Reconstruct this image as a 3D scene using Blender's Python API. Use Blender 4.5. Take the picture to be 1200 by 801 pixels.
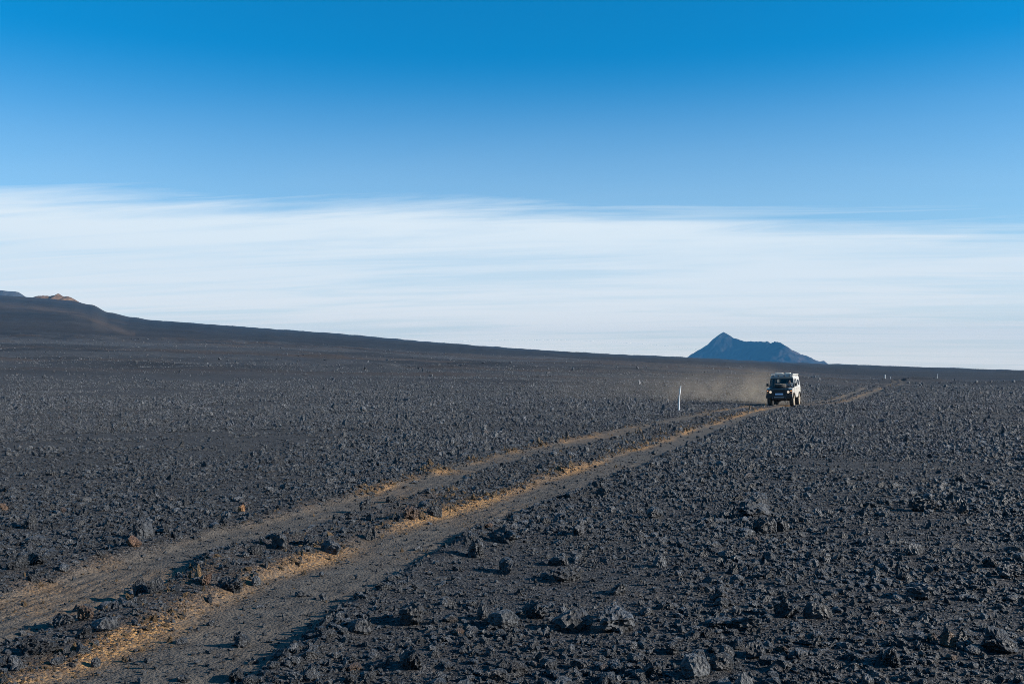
import bpy, bmesh, math, random
import numpy as np
from mathutils import Vector, Matrix

R = math.radians
for o in list(bpy.data.objects):
    bpy.data.objects.remove(o)
SC = bpy.context.scene
COL = SC.collection
random.seed(4)
RNG = np.random.default_rng(11)

# ------------------------------------------------------------------ camera
EYE = 1.75
FPX = 1167.0                 # focal length in pixels of a 1200 px wide picture (35 mm)
HOR = 440.0                  # picture row of eye level (1200 x 801 picture)
PITCH = math.atan((HOR - 400.5) / FPX)
cam = bpy.data.cameras.new('camera')
cam.lens = 35.0
cam.sensor_width = 36.0
cam.clip_start = 0.1
cam.clip_end = 60000
camo = bpy.data.objects.new('camera', cam)
COL.objects.link(camo)
camo.location = (0, 0, EYE)
camo.rotation_euler = (R(90) + PITCH, 0, 0)
SC.camera = camo

# ------------------------------------------------------------------ light
SUN_EL = R(21)
SUN_AZ = math.atan2(1.0, -0.14)      # from +Y (view direction) towards +X
sd = Vector((math.sin(SUN_AZ) * math.cos(SUN_EL), math.cos(SUN_AZ) * math.cos(SUN_EL), math.sin(SUN_EL)))
sun = bpy.data.lights.new('sun', 'SUN')
sun.energy = 5.0
sun.angle = R(0.5)
sun.color = (1.0, 0.935, 0.85)
suno = bpy.data.objects.new('sun', sun)
COL.objects.link(suno)
suno.rotation_euler = sd.to_track_quat('Z', 'Y').to_euler()

world = bpy.data.worlds.new('World')
SC.world = world
world.use_nodes = True
wt = world.node_tree
wt.nodes.clear()


def N(t, kind, **kw):
    n = t.nodes.new(kind)
    ins = kw.pop('ins', {})
    for k, v in kw.items():
        setattr(n, k, v)
    for k, v in ins.items():
        if isinstance(v, bpy.types.NodeSocket):
            t.links.new(v, n.inputs[k])
        else:
            n.inputs[k].default_value = v
    return n


def M(t, op, a, b=None, c=None, clamp=False):
    n = t.nodes.new('ShaderNodeMath')
    n.operation = op
    n.use_clamp = clamp
    for i, v in enumerate((a, b, c)):
        if v is None:
            continue
        if isinstance(v, bpy.types.NodeSocket):
            t.links.new(v, n.inputs[i])
        else:
            n.inputs[i].default_value = v
    return n.outputs[0]


def MIX(t, fac, a, b, blend='MIX'):
    n = t.nodes.new('ShaderNodeMix')
    n.data_type = 'RGBA'
    n.blend_type = blend
    for i, v in ((0, fac), (6, a), (7, b)):
        if isinstance(v, bpy.types.NodeSocket):
            t.links.new(v, n.inputs[i])
        else:
            n.inputs[i].default_value = (tuple(v) + (1,))[:4] if i else v
    return n.outputs[2]


def RAMP(t, v, lo, hi, a=0.0, b=1.0, smooth=True):
    n = t.nodes.new('ShaderNodeMapRange')
    n.interpolation_type = 'SMOOTHSTEP' if smooth else 'LINEAR'
    for i, x in enumerate((v, lo, hi, a, b)):
        if isinstance(x, bpy.types.NodeSocket):
            t.links.new(x, n.inputs[i])
        else:
            n.inputs[i].default_value = x
    return n.outputs[0]


SKY_STRENGTH = 0.075
sky = N(wt, 'ShaderNodeTexSky', sky_type='NISHITA', sun_disc=False)
sky.sun_elevation = SUN_EL
sky.sun_rotation = SUN_AZ
sky.altitude = 600
sky.air_density = 1.0
sky.dust_density = 0.7
sky.ozone_density = 3.0
sat = N(wt, 'ShaderNodeHueSaturation', ins={'Hue': 0.478, 'Saturation': 1.5, 'Value': 1.0, 'Color': sky.outputs[0]})
skyc = MIX(wt, 1.0, sat.outputs[0], (0.6, 1.0, 1.25), 'MULTIPLY')
# thin high cloud: a bank low over the horizon with a wispy upper edge
tc = N(wt, 'ShaderNodeTexCoord')
sep = N(wt, 'ShaderNodeSeparateXYZ', ins={0: tc.outputs['Generated']})
dx, dy, dz = sep.outputs
zz = M(wt, 'ADD', M(wt, 'MAXIMUM', dz, 0.0), 0.06)
px_ = M(wt, 'DIVIDE', dx, zz)
py_ = M(wt, 'DIVIDE', dy, zz)
pv = N(wt, 'ShaderNodeCombineXYZ', ins={0: M(wt, 'MULTIPLY', px_, 0.45), 1: M(wt, 'ADD', py_, M(wt, 'MULTIPLY', px_, 0.17)), 2: 0.0}).outputs[0]
n1 = N(wt, 'ShaderNodeTexNoise', ins={'Vector': pv, 'Scale': 0.9, 'Detail': 6.0, 'Roughness': 0.55, 'Distortion': 0.6}).outputs[0]
pv2 = N(wt, 'ShaderNodeVectorMath', operation='MULTIPLY', ins={0: pv, 1: (0.75, 2.0, 1.0)}).outputs[0]
n2 = N(wt, 'ShaderNodeTexNoise', ins={'Vector': pv2, 'Scale': 1.3, 'Detail': 8.0, 'Roughness': 0.62, 'Distortion': 0.9}).outputs[0]
edge = M(wt, 'ADD', M(wt, 'SUBTRACT', 0.187, M(wt, 'MULTIPLY', M(wt, 'MULTIPLY', dx, dx), 0.095)), M(wt, 'MULTIPLY', dx, -0.029))
edge = M(wt, 'ADD', edge, M(wt, 'MULTIPLY', M(wt, 'SUBTRACT', n1, 0.5), 0.012))
edge = M(wt, 'ADD', edge, M(wt, 'MULTIPLY', M(wt, 'SUBTRACT', n2, 0.5), 0.042))
under = RAMP(wt, M(wt, 'SUBTRACT', edge, dz), -0.006, 0.042)
body = RAMP(wt, M(wt, 'ADD', M(wt, 'MULTIPLY', n1, 0.5), M(wt, 'MULTIPLY', n2, 0.5)), 0.34, 0.58, 0.76, 0.99)
lowgap = RAMP(wt, dz, 0.015, 0.09, 0.88, 1.0)
cl = M(wt, 'MULTIPLY', M(wt, 'MULTIPLY', under, body), lowgap)
veil = M(wt, 'MULTIPLY', RAMP(wt, n1, 0.2, 0.8, 0.85, 1.0), RAMP(wt, dz, 0.315, 0.12, 0.0, 0.37))
cl = M(wt, 'MAXIMUM', cl, veil)
CLOUD = (0.47, 0.525, 0.56)
CLOUD_LOW = (0.80, 0.72, 0.625)
cloudc = MIX(wt, RAMP(wt, dz, 0.12, -0.01), tuple(c / SKY_STRENGTH for c in CLOUD), tuple(c / SKY_STRENGTH for c in CLOUD_LOW))
skyc = MIX(wt, cl, skyc, cloudc)
bg = N(wt, 'ShaderNodeBackground', ins={'Color': skyc, 'Strength': SKY_STRENGTH})
wo = N(wt, 'ShaderNodeOutputWorld', ins={0: bg.outputs[0]})

SC.view_settings.view_transform = 'Standard'
SC.view_settings.look = 'None'
SC.view_settings.exposure = 0.88
SC.view_settings.gamma = 1.0
SC.view_settings.use_curve_mapping = False
SC.cycles.max_bounces = 6
SC.cycles.diffuse_bounces = 2
SC.cycles.glossy_bounces = 3
SC.cycles.transparent_max_bounces = 12
SC.cycles.volume_bounces = 0
SC.cycles.filter_width = 0.9
SC.cycles.use_denoising = True
SC.cycles.denoiser = 'OPENIMAGEDENOISE'
SC.cycles.denoising_input_passes = 'RGB_ALBEDO_NORMAL'
SC.cycles.denoising_prefilter = 'NONE'
SC.cycles.sample_clamp_indirect = 4.0


# ------------------------------------------------------------------ helpers
def tag(o, label=None, cat=None, group=None, kind=None):
    if label:
        o['label'] = label
    if cat:
        o['category'] = cat
    if group:
        o['group'] = group
    if kind:
        o['kind'] = kind
    return o


def mesh_obj(name, verts, faces, mat, parent=None, smooth=False):
    me = bpy.data.meshes.new(name)
    me.from_pydata(verts, [], faces)
    me.validate()
    if smooth:
        me.polygons.foreach_set('use_smooth', [True] * len(me.polygons))
    if mat:
        me.materials.append(mat)
    o = bpy.data.objects.new(name, me)
    COL.objects.link(o)
    if parent:
        o.parent = parent
    return o


def bm_obj(name, bm, mat, parent=None, smooth=False, bevel=0.0, seg=2):
    if bevel > 0:
        bmesh.ops.bevel(bm, geom=[e for e in bm.edges if e.calc_length() > bevel * 2.2 and len(e.link_faces) == 2 and e.calc_face_angle(0) > 0.5],
                        offset=bevel, segments=seg, affect='EDGES', profile=0.6)
    bmesh.ops.recalc_face_normals(bm, faces=bm.faces[:])
    me = bpy.data.meshes.new(name)
    bm.to_mesh(me)
    bm.free()
    if smooth:
        me.polygons.foreach_set('use_smooth', [True] * len(me.polygons))
        try:
            me.set_sharp_from_angle(angle=R(35))
        except Exception:
            pass
    if mat:
        me.materials.append(mat)
    o = bpy.data.objects.new(name, me)
    COL.objects.link(o)
    if parent:
        o.parent = parent
    return o


def empty(name, loc=(0, 0, 0), rz=0.0):
    o = bpy.data.objects.new(name, None)
    o.empty_display_size = 0.2
    COL.objects.link(o)
    o.location = loc
    o.rotation_euler = (0, 0, rz)
    return o


def ss(a, b, x):
    t = np.clip((x - a) / (b - a), 0, 1)
    return t * t * (3 - 2 * t)


def _hash(ix, iy, iz, seed):
    h = (ix.astype(np.int64) * 374761393 + iy.astype(np.int64) * 668265263 + iz.astype(np.int64) * 2147483647 + seed * 1274126177) & 0xffffffff
    h = ((h ^ (h >> 13)) * 1274126177) & 0xffffffff
    return ((h ^ (h >> 16)) & 0xffff) / 65535.0


def vnoise2(x, y, seed=0):
    ix, iy = np.floor(x), np.floor(y)
    fx, fy = x - ix, y - iy
    fx = fx * fx * fx * (fx * (fx * 6 - 15) + 10)
    fy = fy * fy * fy * (fy * (fy * 6 - 15) + 10)
    z = np.zeros_like(ix)
    a, b = _hash(ix, iy, z, seed), _hash(ix + 1, iy, z, seed)
    c, d = _hash(ix, iy + 1, z, seed), _hash(ix + 1, iy + 1, z, seed)
    return (a + (b - a) * fx) * (1 - fy) + (c + (d - c) * fx) * fy - 0.5


def fbm2(x, y, seed=0, oct=4, gain=0.5):
    s, a, t = 0, 1.0, 0
    for i in range(oct):
        s = s + a * vnoise2(x * 2 ** i + 17.3 * i, y * 2 ** i - 9.1 * i, seed + i)
        t += a
        a *= gain
    return s / t * 2


def vnoise3(p, seed=0):
    i = np.floor(p)
    f = p - i
    f = f * f * f * (f * (f * 6 - 15) + 10)
    r = 0
    for dx_ in (0, 1):
        for dy_ in (0, 1):
            for dz_ in (0, 1):
                w = (f[:, 0] if dx_ else 1 - f[:, 0]) * (f[:, 1] if dy_ else 1 - f[:, 1]) * (f[:, 2] if dz_ else 1 - f[:, 2])
                r = r + w * _hash(i[:, 0] + dx_, i[:, 1] + dy_, i[:, 2] + dz_, seed)
    return (r - 0.5) * 2


# ------------------------------------------------------------------ picture ray -> ground
def ray(px, py):
    vx, vy, vz = (px - 600.0) / FPX, 1.0, -(py - 400.5) / FPX
    c, s = math.cos(PITCH), math.sin(PITCH)
    y, z = vy * c - vz * s, vy * s + vz * c
    return vx / y, z / y           # dx/dy , dz/dy


def near_h(d):
    return EYE + 0.35 * ss(8, 70, d)


def at(px, py):
    """the point of the smooth near ground seen at a picture position"""
    mx, mz = ray(px, py)
    y = 20.0
    for _ in range(30):
        d = y * math.hypot(1, mx)
        y = 0.5 * y + 0.5 * float(near_h(d)) / max(-mz, 1e-4)
    return (mx * y, y)


def line(pts):
    return np.array([at(*p) for p in pts])


def smooth_line(P, k=6):
    """Catmull-Rom through the points"""
    P = np.vstack([2 * P[0] - P[1], P, 2 * P[-1] - P[-2]])
    out = []
    for i in range(1, len(P) - 2):
        for t in np.linspace(0, 1, k, endpoint=False):
            a, b, c, d = P[i - 1], P[i], P[i + 1], P[i + 2]
            out.append(0.5 * ((2 * b) + (-a + c) * t + (2 * a - 5 * b + 4 * c - d) * t * t + (-a + 3 * b - 3 * c + d) * t ** 3))
    out.append(P[-2])
    return np.array(out)


RUT_L = smooth_line(line([(-330, 800), (-130, 755), (0, 720), (118, 680), (230, 640), (312, 618), (380, 599), (452, 580), (515, 560), (582, 540), (682, 515), (748, 501), (802, 490),
                          (858, 481), (882, 477), (903, 474), (945, 472.4), (972, 469.6), (990, 465.5), (1006, 460.5), (1027, 456.3), (1046, 453.4), (1050, 450.5)]))
RUT_R = smooth_line(line([(5, 850), (135, 800), (208, 770), (272, 740), (335, 700), (415, 660), (506, 620), (580, 593), (657, 567), (722, 543), (792, 516), (830, 502), (864, 491),
                          (888, 484.5), (908, 479.5), (930, 475.6), (955, 474.4), (985, 472), (1004, 468), (1021, 462.3), (1040, 457.6), (1056, 454.2), (1058, 451)]))


def seg_dist(x, y, L):
    """signed distance to a polyline (positive on the image-left side) and distance along it is not kept"""
    best = np.full(x.shape, 1e9)
    sgn = np.zeros(x.shape)
    for a, b in zip(L[:-1], L[1:]):
        v = b - a
        l2 = v @ v
        t = np.clip(((x - a[0]) * v[0] + (y - a[1]) * v[1]) / l2, 0, 1)
        ex, ey = x - a[0] - t * v[0], y - a[1] - t * v[1]
        d = ex * ex + ey * ey
        m = d < best
        best = np.where(m, d, best)
        sgn = np.where(m, v[0] * ey - v[1] * ex, sgn)
    return np.sqrt(best), np.sign(sgn)


def track_info(x, y):
    """rut: 1 inside the wheel ruts; tan: tan gravel thrown up along the ruts; mid: strip between"""
    n = x.shape
    rut = np.zeros(n); tan = np.zeros(n); mid = np.zeros(n); carve = np.zeros(n)
    d = np.hypot(x, y)
    m = (d < 260) & (y > 0.5) & (x > -22) & (x < 105) & (x < 0.62 * y + 6) & (x > 0.2 * y - 22)
    if not m.any():
        return rut, tan, mid, carve
    xx, yy = x[m], y[m]
    wob = fbm2(xx * 0.7, yy * 0.7, 5, 3) * 0.20
    dl, sl = seg_dist(xx, yy, RUT_L)
    dr, sr = seg_dist(xx, yy, RUT_R)
    al, ar = dl + wob, dr + wob * 0.8
    r_l = 1 - ss(0.34, 0.58, al)
    r_r = 1 - ss(0.42, 0.66, ar)
    rut[m] = np.maximum(r_l, r_r)
    mid[m] = ((sl < 0) & (sr > 0)) * (1 - np.maximum(r_l, r_r))
    patch = np.clip(0.55 + 1.5 * fbm2(xx * 0.35, yy * 0.35, 21, 3), 0.0, 1.25)
    patch2 = np.clip(0.5 + 1.6 * fbm2(xx * 0.9 + 40, yy * 0.9, 27, 3), 0.1, 1.2)
    g = lambda u, c, w: np.exp(-((u - c) / w) ** 2)
    nearb = 1 - 0.5 * ss(66, 85, yy)
    t = 0.85 * g(ar * (sr > 0) + 9 * (sr <= 0), 0.50, 0.17) * np.clip(0.22 + patch, 0, 1.15) * np.clip(0.55 + patch2, 0, 1.1) + 0.60 * g(al * (sl > 0) + 9 * (sl <= 0), 0.50, 0.20) * patch * patch2
    t = t + (0.26 + 0.12 * (1 - ss(9, 22, yy))) * r_l * (0.35 + 0.65 * patch) * patch2 + 0.11 * r_r * patch * patch2 + 0.20 * g(al * (sl < 0) + 9 * (sl >= 0), 0.55, 0.25) * patch2
    t = t + 0.22 * np.clip(mid[m], 0, 1) * patch2 * (g(ar, 0.8, 0.4))
    tan[m] = t * nearb
    bb = 0.5 + fbm2(xx * 1.3, yy * 1.3, 33, 3)
    lines = np.sin((ar * np.sign(sr) + 0.1 * wob) * 48) * np.clip(0.3 + 1.5 * fbm2(xx * 0.5 + 9, yy * 0.5, 35, 2), 0, 1) * r_r + np.sin((al * np.sign(sl)) * 44) * np.clip(0.3 + 1.5 * fbm2(xx * 0.6 + 5, yy * 0.6, 36, 2), 0, 1) * r_l
    carve[m] = -0.050 * np.maximum(r_l, r_r) + 0.055 * bb * (g(ar, 0.72, 0.16) + g(al, 0.68, 0.16)) + np.where(yy < 30, 0.006, 0.0) * lines + 0.014 * fbm2(xx * 3.1, yy * 3.1, 37, 3) * np.maximum(r_l, r_r)
    return rut, tan, mid, carve


# ------------------------------------------------------------------ terrain heights
XS = np.array([-900, -400, 0, 40, 65, 100, 125, 160, 200, 300, 400, 500, 600, 700, 800, 900, 1000, 1100, 1200, 1600, 2400.])
SKYL = np.array([325, 335, 346, 348.5, 350.5, 354.5, 366, 373.5, 376.5, 384, 391.5, 400, 407.5, 413.5, 418, 424, 428, 431, 434, 437, 437.])
EDGE = np.array([395, 395, 398, 398, 398, 398.5, 399, 399.5, 400, 402.5, 407, 412.5, 417, 421, 426, 430.5, 435, 438, 440, 440, 440.])
AZ = np.arctan((XS - 600) / FPX)
DG = np.exp(np.linspace(math.log(0.2), math.log(16000), 900))
AZG = np.radians(np.arange(-180, 180.01, 1.0))


def build_table():
    azc = np.clip(AZG, AZ[0], AZ[-1])
    cosz = np.cos(azc)
    e_sky = (HOR - np.interp(azc, AZ, SKYL)) / FPX * cosz
    e_edge = (HOR - np.interp(azc, AZ, EDGE)) / FPX * cosz
    D = DG[None, :]
    D1, D2 = 620.0, 2600.0
    def integ(s):
        mid_ = 0.5 * (s[:, 1:] + s[:, :-1]) * np.diff(DG)[None, :]
        return np.concatenate([np.zeros((s.shape[0], 1)), np.cumsum(mid_, 1)], 1)
    base = -0.35 * ss(8, 70, D) + EYE * 0
    wa = ss(62, 150, D) * (1 - ss(D1 * .85, D1 * 1.25, D))
    wb = ss(D1 * .85, D1 * 1.25, D) * (1 - ss(D2 * 0.92, D2 * 1.12, D))
    wc = ss(D2 * 0.92, D2 * 1.12, D) * (1 - ss(3200, 4200, D))
    one = np.ones((len(AZG), 1))
    Ia, Ib, Ic = integ(one * wa), integ(one * wb), integ(one * wc)
    i1, i2 = np.searchsorted(DG, D1), np.searchsorted(DG, D2)
    a = (EYE + e_edge * DG[i1] - base[0, i1]) / Ia[:, i1]
    b = (EYE + e_sky * DG[i2] - base[0, i2] - a * Ia[:, i2]) / Ib[:, i2]
    Z = base + a[:, None] * Ia + b[:, None] * Ib - 0.05 * Ic
    return Z


ZT = build_table()


def base_h(x, y):
    d = np.hypot(x, y)
    az = np.degrees(np.arctan2(x, y)) + 180
    fi = np.clip(az, 0, 359.999)
    fj = np.clip((np.log(np.maximum(d, 0.2)) - math.log(0.2)) / (math.log(16000) - math.log(0.2)) * 899, 0, 898.999)
    i, j = fi.astype(int), fj.astype(int)
    u, v = fi - i, fj - j
    u = u * u * (3 - 2 * u)
    return (ZT[i, j] * (1 - u) + ZT[i + 1, j] * u) * (1 - v) + (ZT[i, j + 1] * (1 - u) + ZT[i + 1, j + 1] * u) * v


CARP = (18.5, 71.0)


def H(x, y, full=False):
    x = np.asarray(x, float); y = np.asarray(y, float)
    d = np.hypot(x, y)
    z = base_h(x, y)
    rut, tan, mid, carve = track_info(x, y)
    calm = 1 - 0.85 * rut
    z = z + calm * 0.035 * fbm2(x * 0.55, y * 0.55, 1, 3) * ss(2, 6, d)
    z = z + calm * 0.020 * fbm2(x * 2.6, y * 2.6, 2, 3) * (1 - ss(40, 80, d))
    z = z + 0.10 * fbm2(x / 14, y / 14, 3, 3) * ss(12, 40, d) + 0.32 * calm * fbm2(x / 16, y / 11, 13, 4) * ss(75, 140, d) + 1.1 * np.clip(fbm2(x / 26, y / 16, 14, 4) - 0.05, 0, 1) * ss(85, 190, d) * (1 - ss(480, 650, d)) * calm
    z = z + 0.9 * fbm2(x / 70, y / 45, 4, 4) * ss(90, 260, d)
    z = z + 3.2 * fbm2(x / 300, y / 180, 6, 5) * ss(320, 900, d)
    z = z - 4.5 * np.abs(fbm2(x / 95, y / 420, 10, 4)) * ss(700, 1100, d) * (1 - ss(2300, 2700, d)) + 1.6 * fbm2(x / 30, y / 60, 12, 4) * ss(700, 1100, d)
    z = z + 6 * fbm2(x / 900, y / 600, 7, 5) * ss(1200, 2600, d) * 0.5
    z = z + 3.2 * np.clip(fbm2(x / 16, y / 26, 8, 5), -0.15, 1) * np.exp(-((d - 600) / 110) ** 2) * ss(-0.1, -0.4, np.arctan2(x, np.maximum(y, 1)) - 0.1)
    z = z + 1.0 * fbm2(x / 9, y / 14, 9, 3) * np.exp(-((d - 250) / 60) ** 2) * 0.6
    z = z - 3.6 * ss(238, 340, d) * (1 - ss(540, 950, d)) * ss(0.20, 0.34, np.arctan2(x, np.maximum(y, 1))) * (y > 0)
    z = z + carve
    if full:
        return z, rut, tan, mid
    return z


def Hs(x, y):
    return float(H(np.array([x]), np.array([y]))[0])


# ------------------------------------------------------------------ materials
def new_mat(name):
    m = bpy.data.materials.new(name)
    m.use_nodes = True
    t = m.node_tree
    t.nodes.clear()
    out = t.nodes.new('ShaderNodeOutputMaterial')
    b = t.nodes.new('ShaderNodeBsdfPrincipled')
    t.links.new(b.outputs[0], out.inputs[0])
    return m, t, b, out


def simple(name, col, rough=0.5, metal=0.0, var=0.0, scale=8.0, coat=0.0, dust=0.0):
    m, t, b, out = new_mat(name)
    b.inputs['Roughness'].default_value = rough
    b.inputs['Metallic'].default_value = metal
    if coat:
        b.inputs['Coat Weight'].default_value = coat
    c = tuple(col) + (1,)
    tcn = N(t, 'ShaderNodeTexCoord').outputs['Object']
    n = N(t, 'ShaderNodeTexNoise', ins={'Vector': tcn, 'Scale': scale, 'Detail': 4.0}).outputs[0]
    lo = tuple(x * (1 - var) for x in col)
    hi = tuple(min(1, x * (1 + var)) for x in col)
    cc = MIX(t, RAMP(t, n, 0.3, 0.7), lo, hi)
    if dust:
        n3 = N(t, 'ShaderNodeTexNoise', ins={'Vector': tcn, 'Scale': 2.2, 'Detail': 5.0}).outputs[0]
        cc = MIX(t, RAMP(t, n3, 0.35, 0.75, 0.0, dust), cc, (0.30, 0.235, 0.16))
    t.links.new(cc, b.inputs['Base Color'])
    return m


def geo_pos(t):
    return N(t, 'ShaderNodeNewGeometry').outputs['Position']


def attr(t, name):
    return N(t, 'ShaderNodeAttribute', attribute_name=name, attribute_type='GEOMETRY').outputs['Fac']


def ground_material():
    m, t, b, out = new_mat('lava_ground')
    b.inputs['Roughness'].default_value = 0.92
    b.inputs['Specular IOR Level'].default_value = 0.25
    P = geo_pos(t)
    rut, tan, brown = attr(t, 'rut'), attr(t, 'tan'), attr(t, 'brown')
    nbig = N(t, 'ShaderNodeTexNoise', ins={'Vector': P, 'Scale': 0.35, 'Detail': 5.0, 'Roughness': 0.6}).outputs[0]
    nmid = N(t, 'ShaderNodeTexNoise', ins={'Vector': P, 'Scale': 5.0, 'Detail': 6.0, 'Roughness': 0.65}).outputs[0]
    vor = N(t, 'ShaderNodeTexVoronoi', ins={'Vector': P, 'Scale': 42.0, 'Randomness': 1.0})
    vor2 = N(t, 'ShaderNodeTexVoronoi', ins={'Vector': P, 'Scale': 110.0, 'Randomness': 1.0})
    Ps = N(t, 'ShaderNodeVectorMath', operation='MULTIPLY', ins={0: P, 1: (0.006, 0.016, 0.02)}).outputs[0]
    nfar = N(t, 'ShaderNodeTexNoise', ins={'Vector': Ps, 'Scale': 1.0, 'Detail': 9.0, 'Roughness': 0.62, 'Distortion': 0.4}).outputs[0]
    dist = N(t, 'ShaderNodeVectorMath', operation='LENGTH', ins={0: P}).outputs['Value']
    far = RAMP(t, dist, 70, 220)
    # basalt grit
    c = MIX(t, RAMP(t, nmid, 0.32, 0.7), (0.019, 0.0185, 0.019), (0.047, 0.0455, 0.046))
    sepc = N(t, 'ShaderNodeSeparateColor', ins={0: vor.outputs['Color']})
    c = MIX(t, RAMP(t, sepc.outputs[0], 0.72, 0.98, 0, 0.65), c, (0.12, 0.115, 0.112))
    c = MIX(t, RAMP(t, sepc.outputs[1], 0.94, 0.995, 0, 0.4), c, (0.15, 0.10, 0.06))
    c = MIX(t, RAMP(t, nbig, 0.52, 0.75, 0, 0.2), c, (0.070, 0.050, 0.036))
    # compacted ruts
    crut = MIX(t, RAMP(t, nmid, 0.3, 0.7), (0.056, 0.049, 0.041), (0.108, 0.092, 0.073))
    c = MIX(t, M(t, 'MULTIPLY', rut, 0.8), c, crut)
    # tan gravel
    gr = N(t, 'ShaderNodeTexNoise', ins={'Vector': P, 'Scale': 38.0, 'Detail': 7.0, 'Roughness': 0.75}).outputs[0]
    tm = M(t, 'MULTIPLY', tan, RAMP(t, gr, 0.36, 0.62, 0.05, 1.35), clamp=True)
    ctan = MIX(t, RAMP(t, sepc.outputs[2], 0.1, 0.9), (0.16, 0.080, 0.028), (0.38, 0.205, 0.070))
    c = MIX(t, M(t, 'MULTIPLY', tm, 0.9), c, ctan)
    # far plain: streaks of ash, scoria and rough lava
    cf = MIX(t, RAMP(t, nfar, 0.36, 0.64), (0.018, 0.020, 0.024), (0.078, 0.080, 0.084))
    nf2 = N(t, 'ShaderNodeTexNoise', ins={'Vector': N(t, 'ShaderNodeVectorMath', operation='MULTIPLY', ins={0: P, 1: (0.003, 0.022, 0.01)}).outputs[0], 'Scale': 1.0, 'Detail': 7.0, 'Roughness': 0.6}).outputs[0]
    cf = MIX(t, RAMP(t, nf2, 0.48, 0.62, 0, 0.8), cf, (0.074, 0.050, 0.036))
    grain = N(t, 'ShaderNodeTexNoise', ins={'Vector': P, 'Scale': 0.9, 'Detail': 8.0, 'Roughness': 0.75}).outputs[0]
    cf = MIX(t, RAMP(t, grain, 0.35, 0.65, 0.0, 0.55), cf, (0.022, 0.022, 0.024))
    cf = MIX(t, RAMP(t, dist, 520, 760, 0.0, 0.78), cf, (0.010, 0.0105, 0.012))
    c = MIX(t, M(t, 'MULTIPLY', far, M(t, 'SUBTRACT', 1.0, M(t, 'MULTIPLY', rut, 0.85))), c, cf)
    c = MIX(t, M(t, 'MULTIPLY', brown, 0.34, clamp=True), c, (0.13, 0.085, 0.055))
    t.links.new(c, b.inputs['Base Color'])
    # grit relief
    h = M(t, 'ADD', M(t, 'MULTIPLY', vor.outputs['Distance'], -0.5), M(t, 'MULTIPLY', vor2.outputs['Distance'], -0.2))
    h = M(t, 'ADD', h, M(t, 'MULTIPLY', nmid, 1.2))
    amp = M(t, 'SUBTRACT', 1.0, M(t, 'MULTIPLY', rut, 0.55))
    bp = N(t, 'ShaderNodeBump', ins={'Strength': M(t, 'MULTIPLY', amp, 1.0), 'Distance': 0.05, 'Height': h})
    hf = M(t, 'ADD', M(t, 'MULTIPLY', grain, 1.0), M(t, 'MULTIPLY', nfar, 4.0))
    bp2 = N(t, 'ShaderNodeBump', ins={'Strength': M(t, 'MULTIPLY', far, 0.85), 'Distance': 1.2, 'Height': hf, 'Normal': bp.outputs[0]})
    t.links.new(bp2.outputs[0], b.inputs['Normal'])
    return m


def rock_material(name, lo, hi, rust=0.25):
    m, t, b, out = new_mat(name)
    b.inputs['Roughness'].default_value = 0.48
    b.inputs['Specular IOR Level'].default_value = 0.5
    oi = N(t, 'ShaderNodeObjectInfo')
    tcn = N(t, 'ShaderNodeTexCoord').outputs['Object']
    off = N(t, 'ShaderNodeVectorMath', operation='ADD', ins={0: tcn, 1: N(t, 'ShaderNodeCombineXYZ', ins={0: M(t, 'MULTIPLY', oi.outputs['Random'], 50.0)}).outputs[0]}).outputs[0]
    n = N(t, 'ShaderNodeTexNoise', ins={'Vector': off, 'Scale': 3.2, 'Detail': 7.0, 'Roughness': 0.68}).outputs[0]
    n2 = N(t, 'ShaderNodeTexNoise', ins={'Vector': off, 'Scale': 1.2, 'Detail': 3.0}).outputs[0]
    v = N(t, 'ShaderNodeTexVoronoi', ins={'Vector': off, 'Scale': 9.0}).outputs['Distance']
    c = MIX(t, RAMP(t, n, 0.38, 0.66), lo, hi)
    c = MIX(t, M(t, 'MULTIPLY', RAMP(t, oi.outputs['Random'], 0.0, 1.0, 0.0, 0.6), 1.0), c, tuple(x * 0.62 for x in lo))
    r2 = M(t, 'FRACT', M(t, 'MULTIPLY', oi.outputs['Random'], 37.0))
    rustm = M(t, 'MULTIPLY', RAMP(t, r2, 0.90, 0.99), RAMP(t, n2, 0.40, 0.65, 0.0, rust * 0.35), clamp=True)
    c = MIX(t, rustm, c, (0.20, 0.095, 0.05))
    r3 = M(t, 'FRACT', M(t, 'MULTIPLY', oi.outputs['Random'], 91.0))
    c = MIX(t, RAMP(t, r3, 0.94, 0.995, 0.0, 0.4), c, (0.24, 0.235, 0.23))
    t.links.new(c, b.inputs['Base Color'])
    h = M(t, 'ADD', M(t, 'MULTIPLY', n, 1.0), M(t, 'MULTIPLY', v, 0.35))
    bp = N(t, 'ShaderNodeBump', ins={'Strength': 1.0, 'Distance': 0.18, 'Height': h})
    t.links.new(bp.outputs[0], b.inputs['Normal'])
    return m


MG = ground_material()
MR = rock_material('lava_rock', (0.034, 0.037, 0.042), (0.250, 0.258, 0.270), 0.7)
MR_MID = rock_material('weathered_lava_rock', (0.034, 0.037, 0.042), (0.155, 0.162, 0.172), 0.5)
MR_DARK = rock_material('dark_lava_rock', (0.028, 0.030, 0.034), (0.095, 0.100, 0.108), 0.2)
MR_PALE = rock_material('pale_lava_rock', (0.075, 0.08, 0.086), (0.21, 0.22, 0.23), 0.0)
MR_BROWN = rock_material('brown_scoria', (0.10, 0.062, 0.042), (0.21, 0.135, 0.09), 0.9)
MR_TAN = rock_material('tan_gravel', (0.13, 0.080, 0.036), (0.32, 0.20, 0.088), 0.0)
MR_ORANGE = rock_material('orange_scoria', (0.27, 0.13, 0.055), (0.48, 0.26, 0.12), 0.5)


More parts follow.
